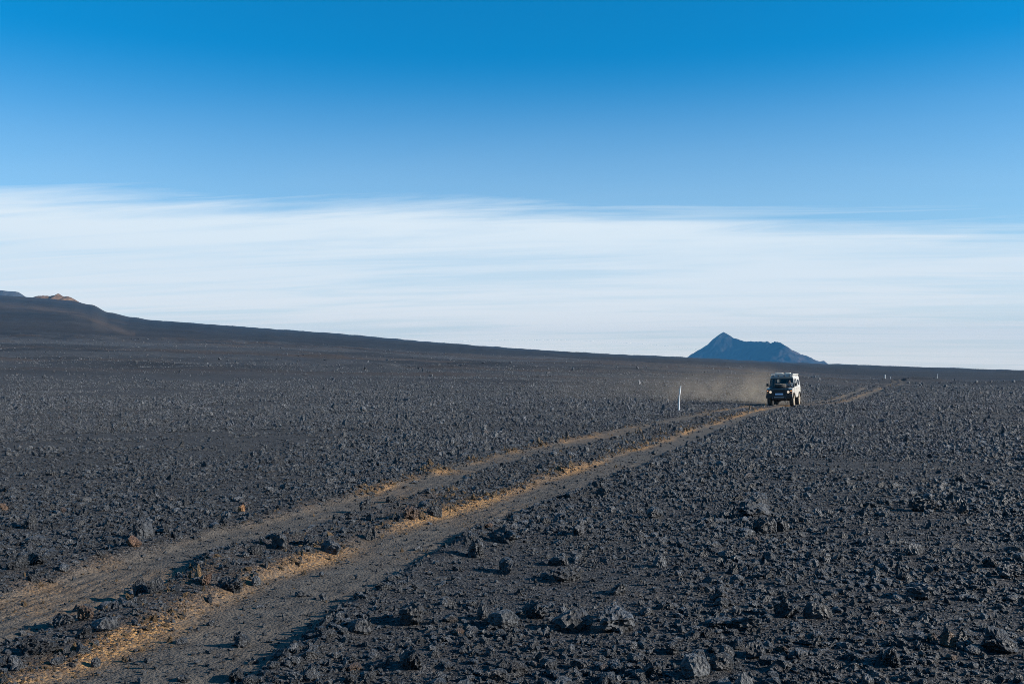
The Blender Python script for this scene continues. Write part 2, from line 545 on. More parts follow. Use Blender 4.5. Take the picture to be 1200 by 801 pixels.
# ------------------------------------------------------------------ ground sheet
def build_ground():
    f = np.arange(-48, 48.001, 0.1)
    w = np.concatenate([np.arange(-180, -48, 3.0), f, np.arange(51, 180, 3.0)])
    azs = np.radians(w)
    r = [0.25]
    while r[-1] < 9200:
        d = r[-1]
        r.append(d + max(0.018, min(d * d / (FPX * 1.8) * 0.85, d * (0.014 if d < 60 or d > 850 else 0.0085))) if d > 3 else d * 1.12)
    r = np.array(r)
    na, nr = len(azs), len(r)
    A, Rr = np.meshgrid(azs, r)
    X, Y = (Rr * np.sin(A)).ravel(), (Rr * np.cos(A)).ravel()
    Z, rut, tan, mid = H(X, Y, True)
    V = np.stack([X, Y, Z], 1)
    V = np.vstack([V, [[0, 0, float(H(np.array([0.01]), np.array([0.01]))[0])]]])
    i = np.arange(nr - 1)[:, None] * na
    j = np.arange(na)[None, :]
    j2 = (j + 1) % na
    F = np.stack([i + j, i + na + j, i + na + j2, i + j2], -1).reshape(-1, 4)
    F = F[:, ::-1]
    c = len(V) - 1
    tri = np.stack([np.full(na, c), np.arange(na), (np.arange(na) + 1) % na], 1)[:, ::-1]
    me = bpy.data.meshes.new('ground')
    me.vertices.add(len(V))
    me.vertices.foreach_set('co', V.ravel())
    nl = F.size + tri.size
    me.loops.add(nl)
    me.loops.foreach_set('vertex_index', np.concatenate([F.ravel(), tri.ravel()]).astype(np.int32))
    me.polygons.add(len(F) + len(tri))
    st = np.concatenate([np.arange(len(F)) * 4, len(F) * 4 + np.arange(len(tri)) * 3]).astype(np.int32)
    me.polygons.foreach_set('loop_start', st)
    me.update(calc_edges=True)
    me.polygons.foreach_set('use_smooth', [True] * len(me.polygons))
    # brown scoria streak down the far slope
    pxp = 600 + FPX * X / np.maximum(Y, 1e-3)
    d = np.hypot(X, Y)
    el = HOR - FPX * (Z - EYE) / np.maximum(Y, 1e-3)
    cx = np.array([-60, 30, 70, 100, 125, 150]); cy = np.array([354, 358.5, 364, 371, 380, 391])
    cyy = np.interp(pxp, cx, cy)
    br = np.exp(-((el - cyy) / 3.2) ** 2) * (pxp < 158) * (Y > 500) * (0.6 + 0.8 * fbm2(X / 60, Y / 90, 44, 4))
    br = br + 0.5 * np.exp(-((el - cyy - 6) / 8) ** 2) * (pxp < 150) * (Y > 500) * np.clip(fbm2(X / 50, Y / 160, 45, 4) + 0.2, 0, 1)
    br = br + 0.55 * (pxp < 330) * (Y > 250) * np.clip(fbm2(X / 130, Y / 260, 46, 5) + 0.15, 0, 1) * ss(330, 150, pxp)
    for nm, a in (('rut', rut), ('tan', tan), ('brown', np.clip(br, 0, 1))):
        at_ = me.attributes.new(nm, 'FLOAT', 'POINT')
        at_.data.foreach_set('value', np.append(a, 0).astype(np.float32))
    me.materials.append(MG)
    o = bpy.data.objects.new('ground', me)
    COL.objects.link(o)
    tag(o, 'dark grey volcanic gravel plain with two tan wheel ruts', kind='structure')
    return o, nr, na, float(Z.min())


ground, nr_, na_, ZMIN = build_ground()
print('ground rings', nr_, 'cols', na_, 'zmin', ZMIN)


# ------------------------------------------------------------------ far hills
def hill_from_outline(name, outline, dist, depth, base_z, mat, label, seed, rough=0.035, nx=220, ny=70, gully=0.06, gul_n=26, front=0.55, plateau=0.0):
    """a ridge whose crest has the given heights; slopes fall to both sides at real depth"""
    xs = np.array([p[0] for p in outline], float)
    ys = np.array([p[1] for p in outline], float)
    az0, az1 = (xs[0] - 600) / FPX, (xs[-1] - 600) / FPX
    u = np.linspace(0, 1, nx)
    v = np.linspace(-1, 1, ny)
    U, V = np.meshgrid(u, v)
    mx = az0 + (az1 - az0) * U
    pxc = 600 + FPX * mx
    crest = EYE + dist * (HOR - np.interp(pxc, xs, ys)) / FPX - base_z
    crest = np.maximum(crest, 0)
    hmax = crest.max()
    rel = crest / hmax
    w = front * (0.35 + 0.65 * rel)            # foot moves in where the ridge is lower
    wig = 0.10 * fbm2(U * 7, V * 0 + 3.3, seed, 3) * rel
    prof = np.clip(1 - (np.abs(V + wig) - plateau).clip(0) / w, 0, 1)
    gl = np.abs(vnoise2(U * gul_n + 1.2 * V, V * 1.3, seed + 3)) * 2
    Z = crest * prof ** 1.12
    fac = prof * (1 - prof) * 4
    Z = Z - gully * hmax * gl * fac - rough * hmax * fbm2(U * 34, V * 12, seed + 9, 4) * np.clip(fac + 0.15 * (prof > 0.9), 0, 1)
    Y = dist + V * depth
    X = mx * dist
    verts = np.stack([X.ravel(), Y.ravel(), (base_z + Z - (prof <= 0) * 4).ravel()], 1)
    i = (np.arange(ny - 1)[:, None] * nx)
    j = np.arange(nx - 1)[None, :]
    F = np.stack([i + j, i + j + 1, i + nx + j + 1, i + nx + j], -1).reshape(-1, 4)
    o = mesh_obj(name, verts.tolist(), F.tolist(), mat, smooth=True)
    tag(o, label, kind='structure')
    return o


def hill_mat(name, a, b_, c_, scale):
    m, t, b, out = new_mat(name)
    b.inputs['Roughness'].default_value = 0.95
    b.inputs['Specular IOR Level'].default_value = 0.1
    P = geo_pos(t)
    n = N(t, 'ShaderNodeTexNoise', ins={'Vector': P, 'Scale': scale, 'Detail': 8.0, 'Roughness': 0.62}).outputs[0]
    Pz = N(t, 'ShaderNodeVectorMath', operation='MULTIPLY', ins={0: P, 1: (1.0, 0.4, 0.25)}).outputs[0]
    n2 = N(t, 'ShaderNodeTexNoise', ins={'Vector': Pz, 'Scale': scale * 2.5, 'Detail': 6.0, 'Roughness': 0.6}).outputs[0]
    c = MIX(t, RAMP(t, n, 0.35, 0.65), a, b_)
    c = MIX(t, RAMP(t, n2, 0.52, 0.72, 0, 0.7), c, c_)
    t.links.new(c, b.inputs['Base Color'])
    bp = N(t, 'ShaderNodeBump', ins={'Strength': 0.6, 'Distance': 0.12 / scale, 'Height': n2})
    t.links.new(bp.outputs[0], b.inputs['Normal'])
    return m


M_MTN = hill_mat('mountain_rock', (0.022, 0.021, 0.024), (0.056, 0.046, 0.042), (0.17, 0.11, 0.085), 0.006)
M_KNOLL = hill_mat('orange_scoria_slope', (0.095, 0.058, 0.034), (0.17, 0.10, 0.055), (0.06, 0.042, 0.032), 0.05)
M_FAR = hill_mat('far_hill_rock', (0.055, 0.053, 0.055), (0.080, 0.073, 0.070), (0.10, 0.08, 0.07), 0.004)


def build_mountain():
    """a steep pointed peak joined by a ridge to a broken plateau; the ridge runs towards the viewer on the right"""
    D = 7500.0
    bz = -25.0
    crest = [(849, 388.6, 420), (854, 391.6, 380), (861, 396, 320), (871, 399.4, 220), (880, 399.2, 130), (889, 399.8, 40), (895, 398.8, -40),
             (903, 400.2, -150), (911, 399.2, -270), (917, 401.5, -360), (921, 403.2, -420), (924, 407, -440), (931, 410, -430), (941, 414.6, -400), (953, 418.7, -350), (967, 423.6, -300), (984, 429.5, -250)]
    C = []
    for px, py, oy in crest:
        k = (D + oy * 0.83) / FPX
        C.append(((px - 600) * k, oy * 0.83, EYE + (HOR - py) * k))
    C = np.array(C)
    nx, ny = 330, 270
    xs = np.linspace(C[0, 0] - 700, C[-1, 0] + 600, nx)
    yv = np.linspace(-1200, 1150, ny)
    X, Y = np.meshgrid(xs, yv)
    Xw = X + 14 * fbm2(X / 90, Y / 90, 60, 3)
    Yw = Y + 22 * fbm2(X / 110, Y / 110, 61, 3)
    Z = np.full(X.shape, -1e9)
    T = np.zeros(X.shape)
    for i, (p, q) in enumerate(zip(C[:-1], C[1:])):
        v = q[:2] - p[:2]
        t = np.clip(((Xw - p[0]) * v[0] + (Yw - p[1]) * v[1]) / (v @ v), 0, 1)
        dd = np.hypot(Xw - p[0] - t * v[0], Yw - p[1] - t * v[1])
        zz_ = p[2] + (q[2] - p[2]) * t - dd * (0.70 if i < 10 else 0.52)
        m = zz_ > Z
        T = np.where(m, i + t, T)
        Z = np.where(m, zz_, Z)
    q = np.clip((Z - bz) / 320.0, 0, 1)
    gl = np.abs(vnoise2(T * 2.3 + X / 160, Y / 600, 64)) * 2
    Z = Z - 22 * gl * np.clip(4 * q * (1 - q), 0, 1) - 7 * fbm2(X / 40, Y / 40, 66, 4) * np.clip(5 * q * (1 - q), 0, 1)
    Z = np.where(Z > bz, Z, bz + np.maximum((Z - bz) * 0.05, -6))
    verts = np.stack([X.ravel(), (D + Y).ravel(), Z.ravel()], 1)
    i = (np.arange(ny - 1)[:, None] * nx); j = np.arange(nx - 1)[None, :]
    F = np.stack([i + j, i + j + 1, i + nx + j + 1, i + nx + j], -1).reshape(-1, 4)
    o = mesh_obj('mountain', verts.tolist(), F.tolist(), M_MTN, smooth=True)
    tag(o, 'isolated blue table mountain with one pointed peak on the horizon', kind='structure')


build_mountain()
hill_from_outline('hill', [(-700, 372), (-450, 350), (-260, 338), (-60, 337), (4, 340.4), (20, 341.6), (26, 342.8), (34, 346.4), (40, 349.5), (60, 359), (100, 374), (150, 392)], 4300, 900, -30, M_FAR,
                  'smooth bluish hill showing behind the dark slope at its upper end', 71, nx=260, front=0.6)
KN = 2450.0


def knoll():
    k = KN / FPX
    prof = [(28, 349.8), (36, 348.2), (44, 346.6), (50, 345.9), (57, 346.4), (62, 345.4), (66.5, 343.2), (69, 345.0), (73, 347.2), (78, 346.7), (82, 348.2), (87, 351.0), (94, 355.0)]
    xs = np.array([(p[0] - 600) * k for p in prof]); zs = np.array([EYE + (HOR - p[1]) * k for p in prof])
    nx, ny = 120, 50
    X, Y = np.meshgrid(np.linspace(xs[0] - 10, xs[-1] + 10, nx), np.linspace(-70, 70, ny))
    zb = H(X.ravel(), (KN + Y).ravel()).reshape(X.shape)
    zc = np.interp(X, xs, zs, left=zs[0] - 6, right=zs[-1] - 6)
    dy = Y + 8 * fbm2(X / 22, Y / 60, 81, 3)
    rug = 2.2 * fbm2(X / 11, Y / 11, 83, 4)
    Z = np.maximum(zc - 0.42 * np.abs(dy) + rug * np.clip(np.abs(dy) / 12, 0.15, 1), zb - 1.5)
    verts = np.stack([X.ravel(), (KN + Y).ravel(), Z.ravel()], 1)
    i = (np.arange(ny - 1)[:, None] * nx); j = np.arange(nx - 1)[None, :]
    F = np.stack([i + j, i + j + 1, i + nx + j + 1, i + nx + j], -1).reshape(-1, 4)
    o = mesh_obj('scoria_hill', verts.tolist(), F.tolist(), M_KNOLL)
    tag(o, 'small rugged orange scoria knoll on the crest of the dark slope', kind='structure')


knoll()

# ------------------------------------------------------------------ haze
HAZE_DENSITY = 7.5e-5
bm = bmesh.new()
bmesh.ops.create_cube(bm, size=1.0)
zb, zt = min(ZMIN, -34) - 2.0, 430.0
for v_ in bm.verts:
    v_.co = Vector((v_.co.x * 18900, v_.co.y * 18900, zb if v_.co.z < 0 else zt))
hm = bpy.data.materials.new('haze_air')
hm.use_nodes = True
ht = hm.node_tree
ht.nodes.clear()
hv = N(ht, 'ShaderNodeVolumePrincipled', ins={'Color': (0.075, 0.30, 0.58, 1), 'Density': HAZE_DENSITY, 'Anisotropy': 0.0})
ho = N(ht, 'ShaderNodeOutputMaterial')
ht.links.new(hv.outputs[0], ho.inputs['Volume'])
haze = bm_obj('haze', bm, hm)
tag(haze, 'thin blue air haze over the whole plain', kind='stuff')


# ------------------------------------------------------------------ rocks
def ico(sub):
    bm = bmesh.new()
    bmesh.ops.create_icosphere(bm, subdivisions=sub, radius=1.0)
    V = np.array([v.co[:] for v in bm.verts])
    F = [[v.index for v in f.verts] for f in bm.faces]
    bm.free()
    return V, F


ICO = {s: ico(s) for s in (2, 3, 4, 5)}


def rock_shape(sub, seed, style):
    """clinker: chunk cut by random planes, then broken by ridged noise. Size 1 = full width; base at z = 0"""
    rg = np.random.default_rng(seed)
    V, F = ICO[sub]
    P = V.copy()
    asp = {'chunk': (1, .85, .80), 'slab': (1.15, .85, .45), 'point': (.85, .7, 1.15), 'jag': (1.05, .8, .75), 'round': (1, .92, .85)}[style]
    asp = np.array(asp) * rg.uniform(.88, 1.12, 3)
    ncut = {'chunk': 16, 'slab': 13, 'point': 12, 'jag': 13, 'round': 20}[style]
    for _ in range(ncut):
        n = rg.normal(size=3); n /= np.linalg.norm(n)
        dcut = rg.uniform(.40, .82) if style != 'round' else rg.uniform(.78, .93)
        s = P @ n
        over = np.maximum(s - dcut, 0)
        P = P - np.outer(over * 0.93, n)
    dirn = V
    a1, a2, a3 = {'chunk': (.10, .055, .04), 'slab': (.10, .06, .045), 'point': (.16, .08, .05), 'jag': (.20, .12, .075), 'round': (.06, .04, .03)}[style]
    o = rg.uniform(-50, 50, 3)
    n1 = vnoise3(V * 1.7 + o, seed)
    n2 = 1 - 2 * np.abs(vnoise3(V * 3.6 + o, seed + 1))
    n3 = 1 - 2 * np.abs(vnoise3(V * 7.5 + o, seed + 2))
    disp = a1 * n1 + a2 * n2 + a3 * n3 * (1 if sub >= 3 else 0.6)
    if sub >= 4:
        disp = disp + 0.035 * vnoise3(V * 15 + o, seed + 3) + (0.02 * vnoise3(V * 29 + o, seed + 4) if sub >= 5 else 0)
    P = P + dirn * disp[:, None]
    if style == 'point':
        k = np.clip(P[:, 2] + 0.5, 0, 2)
        P[:, :2] *= (1 - 0.30 * k)[:, None]
        P[:, 0] += 0.18 * k * rg.uniform(-1, 1)
    P *= asp
    w = max(np.ptp(P[:, 0]), np.ptp(P[:, 1]))
    P /= w
    zlo = P[:, 2].min()
    h = np.ptp(P[:, 2])
    P[:, 2] -= zlo + 0.26 * h            # sunk by a quarter of its height
    P[:, 2] = np.maximum(P[:, 2], -0.22 * h)
    me = bpy.data.meshes.new('lava_rock')
    me.from_pydata(P.tolist(), [], F)
    return me


STYLES = ['chunk', 'jag', 'slab', 'point', 'jag', 'chunk', 'round']
big_mesh = {}
for st in ('chunk', 'jag', 'slab', 'point', 'round'):
    big_mesh[st] = [rock_shape(5 if st in ('jag', 'chunk') and q == 0 else 4, 100 + 17 * q + 7 * len(st) + ord(st[0]), st) for q in range(3)]

_matted = {}


def rock_mesh(style, q, mat):
    key = (style, q, mat.name)
    if key not in _matted:
        me = big_mesh[style][q].copy()
        me.materials.clear()
        me.materials.append(mat)
        me.name = 'lava_rock'
        _matted[key] = me
    return _matted[key]


ROCKS = []          # everything placed as an object: (x, y, size)


def put_rock(x, y, w, h, style, mat, q, rz, label, group=None, name='lava_rock'):
    o = bpy.data.objects.new(name, rock_mesh(style, q, mat))
    COL.objects.link(o)
    me = o.data
    zz_ = max(v.co.z for v in me.vertices)
    xs_ = [v.co.x for v in me.vertices]
    s = w
    sz = h / max(zz_, 0.05)
    o.location = (x, y, Hs(x, y))
    o.rotation_euler = (random.uniform(-.08, .08), random.uniform(-.08, .08), rz)
    o.scale = (s, s * random.uniform(.8, 1.0), min(max(sz, s * 0.6), s * (1.7 if group is None else 1.25)))
    tag(o, label, 'rock', group)
    ROCKS.append((x, y, w))
    return o


D_, P_, B_, O_, G_ = MR_DARK, MR_PALE, MR_BROWN, MR_ORANGE, MR_MID
# x0, y0, x1, y1 in the picture, style, material, label
NAMED = [
    (153, 611, 184, 633, 'chunk', D_, 'large dark boulder beside the upper rut, tallest rock left of the track'),
    (277, 591, 288, 602, 'chunk', O_, 'small bright orange rock standing behind the upper rut'),
    (29, 602, 46, 619, 'point', G_, 'upright grey rock near the picture edge, level with the large dark boulder'),
    (146, 635, 164, 647, 'slab', B_, 'flat reddish brown rock just in front of the large dark boulder'),
    (156, 681, 174, 698, 'point', G_, 'left one of a pair of pale jagged rocks between the ruts'),
    (174, 685, 191, 701, 'chunk', G_, 'right one of a pair of pale jagged rocks between the ruts'),
    (62, 719, 83, 733, 'jag', G_, 'wide grey clinker rock between the ruts near the picture edge'),
    (89, 717, 110, 731, 'jag', B_, 'brown knobbly rock between the ruts next to a grey clinker rock'),
    (110, 732, 143, 745, 'slab', G_, 'low broad grey rock between the ruts with a dark left side'),
    (26, 752, 60, 768, 'jag', D_, 'wide dark jagged rock in the lower corner left of the tan gravel line'),
    (107, 762, 117, 771, 'round', P_, 'small pale rounded stone lying on the tan gravel line in the corner'),
    (6, 656, 30, 671, 'jag', G_, 'grey clinker rock at the picture edge above the upper rut'),
    (292, 636, 308, 654, 'chunk', D_, 'dark blocky rock between the ruts, below the bright orange rock'),
    (317, 627, 338, 644, 'jag', G_, 'grey spiny rock between the ruts beside a dark blocky rock'),
    (373, 636, 398, 649, 'slab', G_, 'flat grey slab at the edge of the tan gravel ridge between the ruts'),
    (258, 677, 284, 691, 'jag', D_, 'dark jagged rock between the ruts beside a brown chunk'),
    (232, 677, 249, 689, 'chunk', B_, 'brown chunk of rock in the middle strip between the ruts'),
    (293, 671, 307, 681, 'round', P_, 'small pale grey stone at the upper edge of the lower rut'),
    (266, 777, 289, 790, 'jag', G_, 'grey clinker rock alone near the bottom edge of the lower rut'),
    (420, 584, 436, 598, 'chunk', D_, 'dark upright block lying in the upper rut'),
    (452, 578, 463, 586, 'round', D_, 'small dark rounded stone in the upper rut'),
    (426, 616, 441, 629, 'point', G_, 'pale pointed rock on the strip between the ruts, before the brown mound'),
    (548, 634, 568, 655, 'point', G_, 'pointed grey rock with a lit face at the right edge of the lower rut'),
    (573, 621, 608, 639, 'jag', D_, 'wide dark ragged rock right of the lower rut, behind a pointed one'),
    (502, 589, 518, 604, 'chunk', D_, 'dark block at the end of the brown mound between the ruts'),
    (470, 598, 490, 611, 'jag', B_, 'brown ragged rock on the mound between the ruts'),
    (667, 614, 688, 631, 'jag', G_, 'grey knobbly rock right of the track above a field of rubble'),
    (757, 596, 778, 608, 'round', G_, 'rounded grey rock on the rubble below the white stake'),
    (579, 656, 608, 671, 'slab', D_, 'low dark slab on the rubble below the wide ragged rock'),
    (557, 711, 574, 728, 'round', G_, 'grey rounded rock with a pale lit side in the central rubble'),
    (613, 709, 641, 727, 'jag', G_, 'grey clinker rock beside the rounded rock in the central rubble'),
    (698, 720, 741, 743, 'jag', G_, 'biggest grey spiny lump of lava in the central rubble, beside a black slab'),
    (654, 719, 700, 741, 'slab', D_, 'long black slab lying beside the biggest grey spiny lump'),
    (466, 769, 499, 789, 'jag', G_, 'large grey spiny rock near the bottom edge in the middle'),
    (466, 709, 498, 731, 'jag', D_, 'large dark clinker rock below the lower rut, amid dense rubble'),
    (409, 729, 441, 744, 'slab', G_, 'low grey slab left of the large dark clinker rock'),
    (649, 666, 684, 681, 'jag', D_, 'dark jagged rock in the middle of the rubble field'),
    (644, 654, 668, 664, 'slab', G_, 'flat bluish slab just behind the dark jagged rock'),
    (762, 652, 782, 666, 'point', P_, 'pale peaked rock standing alone in the rubble field'),
    (716, 687, 738, 699, 'slab', D_, 'low dark slab between the pale peaked rock and the biggest spiny lump'),
    (777, 756, 798, 769, 'chunk', D_, 'dark chunk above the pale boulder at the bottom edge'),
    (873, 579, 904, 594, 'round', D_, 'broad dark mound-shaped rock farthest out on the stony plain'),
    (886, 609, 911, 626, 'chunk', D_, 'dark rounded boulder in front of the mound-shaped rock'),
    (910, 612, 924, 624, 'jag', G_, 'smaller pale-sided rock touching the dark rounded boulder'),
    (1117, 584, 1136, 601, 'chunk', D_, 'upright dark block on the plain below the far marker posts'),
    (1066, 587, 1094, 601, 'jag', D_, 'dark ragged rock beside the upright dark block'),
    (1060, 690, 1094, 706, 'jag', G_, 'wide grey ragged rock on the gravelly patch of the stony plain'),
    (1149, 741, 1196, 768, 'jag', D_, 'large black ragged rock in the lower right corner, biggest on the stony plain'),
    (1102, 748, 1118, 764, 'point', B_, 'brownish pointed rock beside the large black ragged rock'),
    (798, 778, 831, 800, 'round', P_, 'pale grey boulder cut by the bottom edge of the picture'),
    (806, 768, 829, 782, 'round', D_, 'dark rounded boulder just behind the pale boulder'),
    (832, 773, 857, 791, 'round', D_, 'dark egg-shaped boulder just right of the pale boulder'),
    (843, 762, 860, 775, 'round', G_, 'grey stone behind the dark egg-shaped boulder'),
    (869, 757, 898, 774, 'chunk', D_, 'dark two-humped rock right of the group of boulders'),
    (1032, 768, 1058, 788, 'jag', G_, 'grey craggy rock near the bottom edge, left of the large black ragged rock'),
    (942, 712, 972, 729, 'slab', D_, 'dark wedge-shaped slab tapering to the right in the stony plain'),
    (906, 706, 932, 727, 'jag', D_, 'black craggy rock beside the wedge-shaped slab'),
    (1172, 666, 1196, 681, 'jag', G_, 'grey craggy rock on the right edge above the large black ragged rock'),
    (1152, 656, 1168, 668, 'point', G_, 'small peaked grey rock behind the craggy rock at the right edge'),
    (1059, 642, 1082, 655, 'slab', G_, 'bluish grey slab in the middle of the right stony plain'),
]
for i, (x0, y0, x1, y1, stl, mt, lab) in enumerate(NAMED):
    gx, gy = at((x0 + x1) / 2, y1 - 1.0)
    dd = gy
    w = (x1 - x0) / FPX * dd
    h = (y1 - y0) / FPX * dd * 0.92
    gy += w * 0.35
    gx *= gy / (gy - w * 0.35)
    put_rock(gx, gy, w * 1.15, h * 1.2, stl, mt, i % 3, random.uniform(0, 6.28), lab)

# small knob of rock on the skyline
kx, ky = (106 - 600) / FPX * 2480, 2480.0


# -- rubble: size classes (m), count per m2, reach (m)
CLASSES = [(0.45, 0.95, 0.012, 720), (0.22, 0.50, 0.085, 700), (0.14, 0.24, 1.7, 260), (0.085, 0.15, 16.0, 150), (0.045, 0.09, 125.0, 78), (0.025, 0.047, 330.0, 33), (0.013, 0.026, 700.0, 18)]
pts, sizes = [], []
HALF = R(37)
for lo, hi, dens, reach in CLASSES:
    area = HALF * (reach ** 2 - 3.0 ** 2)
    n = int(area * dens)
    rr = np.sqrt(RNG.uniform(3.0 ** 2, reach ** 2, n))
    aa = RNG.uniform(-HALF, HALF, n)
    x, y = rr * np.sin(aa), rr * np.cos(aa)
    s = lo * (hi / lo) ** (RNG.uniform(0, 1, n) ** 1.5) * np.where((RNG.uniform(0, 1, n) < 0.03) & (lo < 0.13), 1.5, 1.0)
    cl_ = fbm2(x * 0.45, y * 0.45, 90, 3) * 0.8 + fbm2(x * 0.11, y * 0.11, 95, 2) * 0.7
    cl_ = cl_ + ss(55, 110, rr) * 1.1 * fbm2(x * 0.016, y * 0.035, 99, 4)
    big = lo > 0.04
    keep = RNG.uniform(0, 1, n) < np.clip(0.64 + (1.3 if big else 0.6) * cl_, 0.05, 1.0)
    if lo > 0.4:
        keep &= RNG.uniform(0, 1, n) < ss(110, 170, rr) * (0.25 + 0.75 * np.exp(-((rr - 590) / 80) ** 2) + 0.6 * np.exp(-((rr - 240) / 40) ** 2))
    elif lo > 0.2:
        keep &= RNG.uniform(0, 1, n) < ss(45, 90, rr) + 0.04
    elif lo > 0.13:
        keep &= RNG.uniform(0, 1, n) < 0.36 + 0.64 * ss(25, 70, rr)
    if 0.08 < lo < 0.1:
        keep &= RNG.uniform(0, 1, n) < 0.62 + 0.38 * ss(14, 30, rr)
    fade = 1 - ss(reach * (0.55 if lo < 0.4 else 0.9), reach, rr)
    keep &= RNG.uniform(0, 1, n) < fade
    rut, tan, mid, _c = track_info(x, y)
    keep &= RNG.uniform(0, 1, n) < np.where(rut > 0.72, 0.03 if big else (0.16 if lo > 0.02 else 0.3), np.where(rut > 0.25, 0.3 if lo > 0.08 else 0.6, np.where(mid > 0.5, 0.5 if lo > 0.08 else 0.75, 1.0)))
    x, y, s = x[keep], y[keep], s[keep]
    pts.append(np.stack([x, y], 1))
    sizes.append(s)
P2 = np.vstack(pts)
S2 = np.concatenate(sizes)
# keep clear of the placed rocks and of the vehicle
RK = np.array(ROCKS)
clear = np.ones(len(P2), bool)
for rx, ry, rw in RK:
    clear &= ((P2[:, 0] - rx) ** 2 + (P2[:, 1] - ry) ** 2) > (0.55 * rw + 0.4 * S2) ** 2
    clear &= ~((np.abs(P2[:, 0] - rx * P2[:, 1] / ry) < 0.5 * rw) & (P2[:, 1] < ry) & (P2[:, 1] > ry - 2.2 * rw) & (S2 > 0.22 * rw))
clear &= ((P2[:, 0] - CARP[0]) ** 2 + (P2[:, 1] - CARP[1]) ** 2 > 3.2 ** 2) | (S2 < 0.06)
P2, S2 = P2[clear], S2[clear]
Z2, rut2, tan2, mid2 = H(P2[:, 0], P2[:, 1], True)
pxx = 600 + FPX * P2[:, 0] / P2[:, 1]
pyy = HOR - FPX * (Z2 - EYE) / P2[:, 1]
app = S2 / P2[:, 1] * ((pxx > 2) & (pxx < 1198) & (pyy < 800))
order = np.argsort(-app)
N_IND = 300 - len(NAMED)
ind, rest = order[:N_IND], order[N_IND:]

ADJ = {'chunk': 'blocky', 'jag': 'jagged', 'slab': 'flat', 'point': 'peaked', 'round': 'rounded'}
MATS = [(G_, 'grey', 0.60), (D_, 'dark', 0.30), (P_, 'pale', 0.05), (B_, 'brown', 0.05)]
sdl = seg_dist(P2[ind, 0], P2[ind, 1], RUT_L)
sdr = seg_dist(P2[ind, 0], P2[ind, 1], RUT_R)
seen_labels = {}
made = []
named_px = [((a[0] + a[2]) / 2, a[3], a[6]) for a in NAMED]
for k, idx in enumerate(ind):
    x, y = P2[idx]
    s = S2[idx]
    u = random.random()
    for mt, cn, pr in MATS:
        if u < pr:
            break
        u -= pr
    stl = random.choice(STYLES)
    if sdl[1][k] >= 0:
        zone = 'on the rubble left of the track'
    elif sdr[1][k] >= 0:
        zone = 'on the strip between the ruts'
    else:
        zone = 'on the plain right of the track'
    yy_ = pyy[idx]
    band = 'close to the bottom edge' if yy_ > 740 else 'in the lower third' if yy_ > 665 else 'in mid distance' if yy_ > 590 else 'farther out'
    xx_ = pxx[idx]
    ref = 'below the knoll' if xx_ < 130 else 'below the long dark slope' if xx_ < 420 else '' if xx_ < 740 else 'below the stake' if xx_ < 840 else 'below the vehicle' if xx_ < 960 else 'below the far posts' if xx_ < 1110 else 'at the right edge'
    lab = f"{cn} {ADJ[stl]} rock {zone} {band}"
    if ref and 'between' not in zone and len((lab + ' ' + ref).split()) <= 16:
        lab += ' ' + ref
    o = put_rock(x, y, s * 1.0, s * random.uniform(.28, .5), stl, mt, random.randrange(3), random.uniform(0, 6.28), lab, 'loose lava rocks on the plain')
    seen_labels.setdefault(lab, []).append(o)

# -- the uncountable rest: one object, instances of small clinker shapes
protos = bpy.data.collections.new('rubble_shapes')
NPROTO_S, NPROTO_M, NPROTO_T = 14, 8, 4
for q in range(NPROTO_S + NPROTO_M + NPROTO_T):
    st = STYLES[q % len(STYLES)]
    me = rock_shape(2 if q < NPROTO_S else 3, 500 + q, st)
    me.materials.append(MR_TAN if q >= NPROTO_S + NPROTO_M else D_ if q % 4 == 1 else P_ if q == 10 else MR)
    po = bpy.data.objects.new('rubble_shape_%02d' % q, me)
    protos.objects.link(po)
PR, SR, ZR = P2[rest], S2[rest], Z2[rest]
n = len(rest)
print('rubble instances', n)
me = bpy.data.meshes.new('lava_rubble')
me.vertices.add(n)
me.vertices.foreach_set('co', np.stack([PR[:, 0], PR[:, 1], ZR], 1).ravel())
rot = np.stack([RNG.normal(0, .25, n), RNG.normal(0, .25, n), RNG.uniform(0, 6.283, n)], 1).astype(np.float32)
scl = (SR[:, None] * np.stack([RNG.uniform(.85, 1.2, n), RNG.uniform(.7, 1.0, n), RNG.uniform(.45, 1.2, n) * (1 + 0.35 * ss(16, 45, PR[:, 1]))], 1)).astype(np.float32)
appr = SR / PR[:, 1] * FPX
pi = np.where(appr > 7, NPROTO_S + RNG.integers(0, NPROTO_M, n), RNG.integers(0, NPROTO_S, n)).astype(np.int32)
pi = np.where((SR > 0.3) & (RNG.uniform(0, 1, n) < 0.85), 1 + 4 * RNG.integers(0, 3, n), pi)
# tan pebbles on the tan gravel
pi = np.where(RNG.uniform(0, 1, n) < np.clip(tan2[rest] * 1.1, 0, 0.6), NPROTO_S + NPROTO_M + RNG.integers(0, NPROTO_T, n), pi).astype(np.int32)
a = me.attributes.new('rot', 'FLOAT_VECTOR', 'POINT'); a.data.foreach_set('vector', rot.ravel())
a = me.attributes.new('scl', 'FLOAT_VECTOR', 'POINT'); a.data.foreach_set('vector', scl.ravel())
a = me.attributes.new('pick', 'INT', 'POINT'); a.data.foreach_set('value', pi)
rub = bpy.data.objects.new('lava_rubble', me)
COL.objects.link(rub)
tag(rub, 'dense rubble of small grey lava stones covering the plain', kind='stuff')
ng = bpy.data.node_groups.new('rubble', 'GeometryNodeTree')
ng.interface.new_socket('Geometry', in_out='INPUT', socket_type='NodeSocketGeometry')
ng.interface.new_socket('Geometry', in_out='OUTPUT', socket_type='NodeSocketGeometry')
gi, go = ng.nodes.new('NodeGroupInput'), ng.nodes.new('NodeGroupOutput')
ci = ng.nodes.new('GeometryNodeCollectionInfo')
ci.inputs['Collection'].default_value = protos
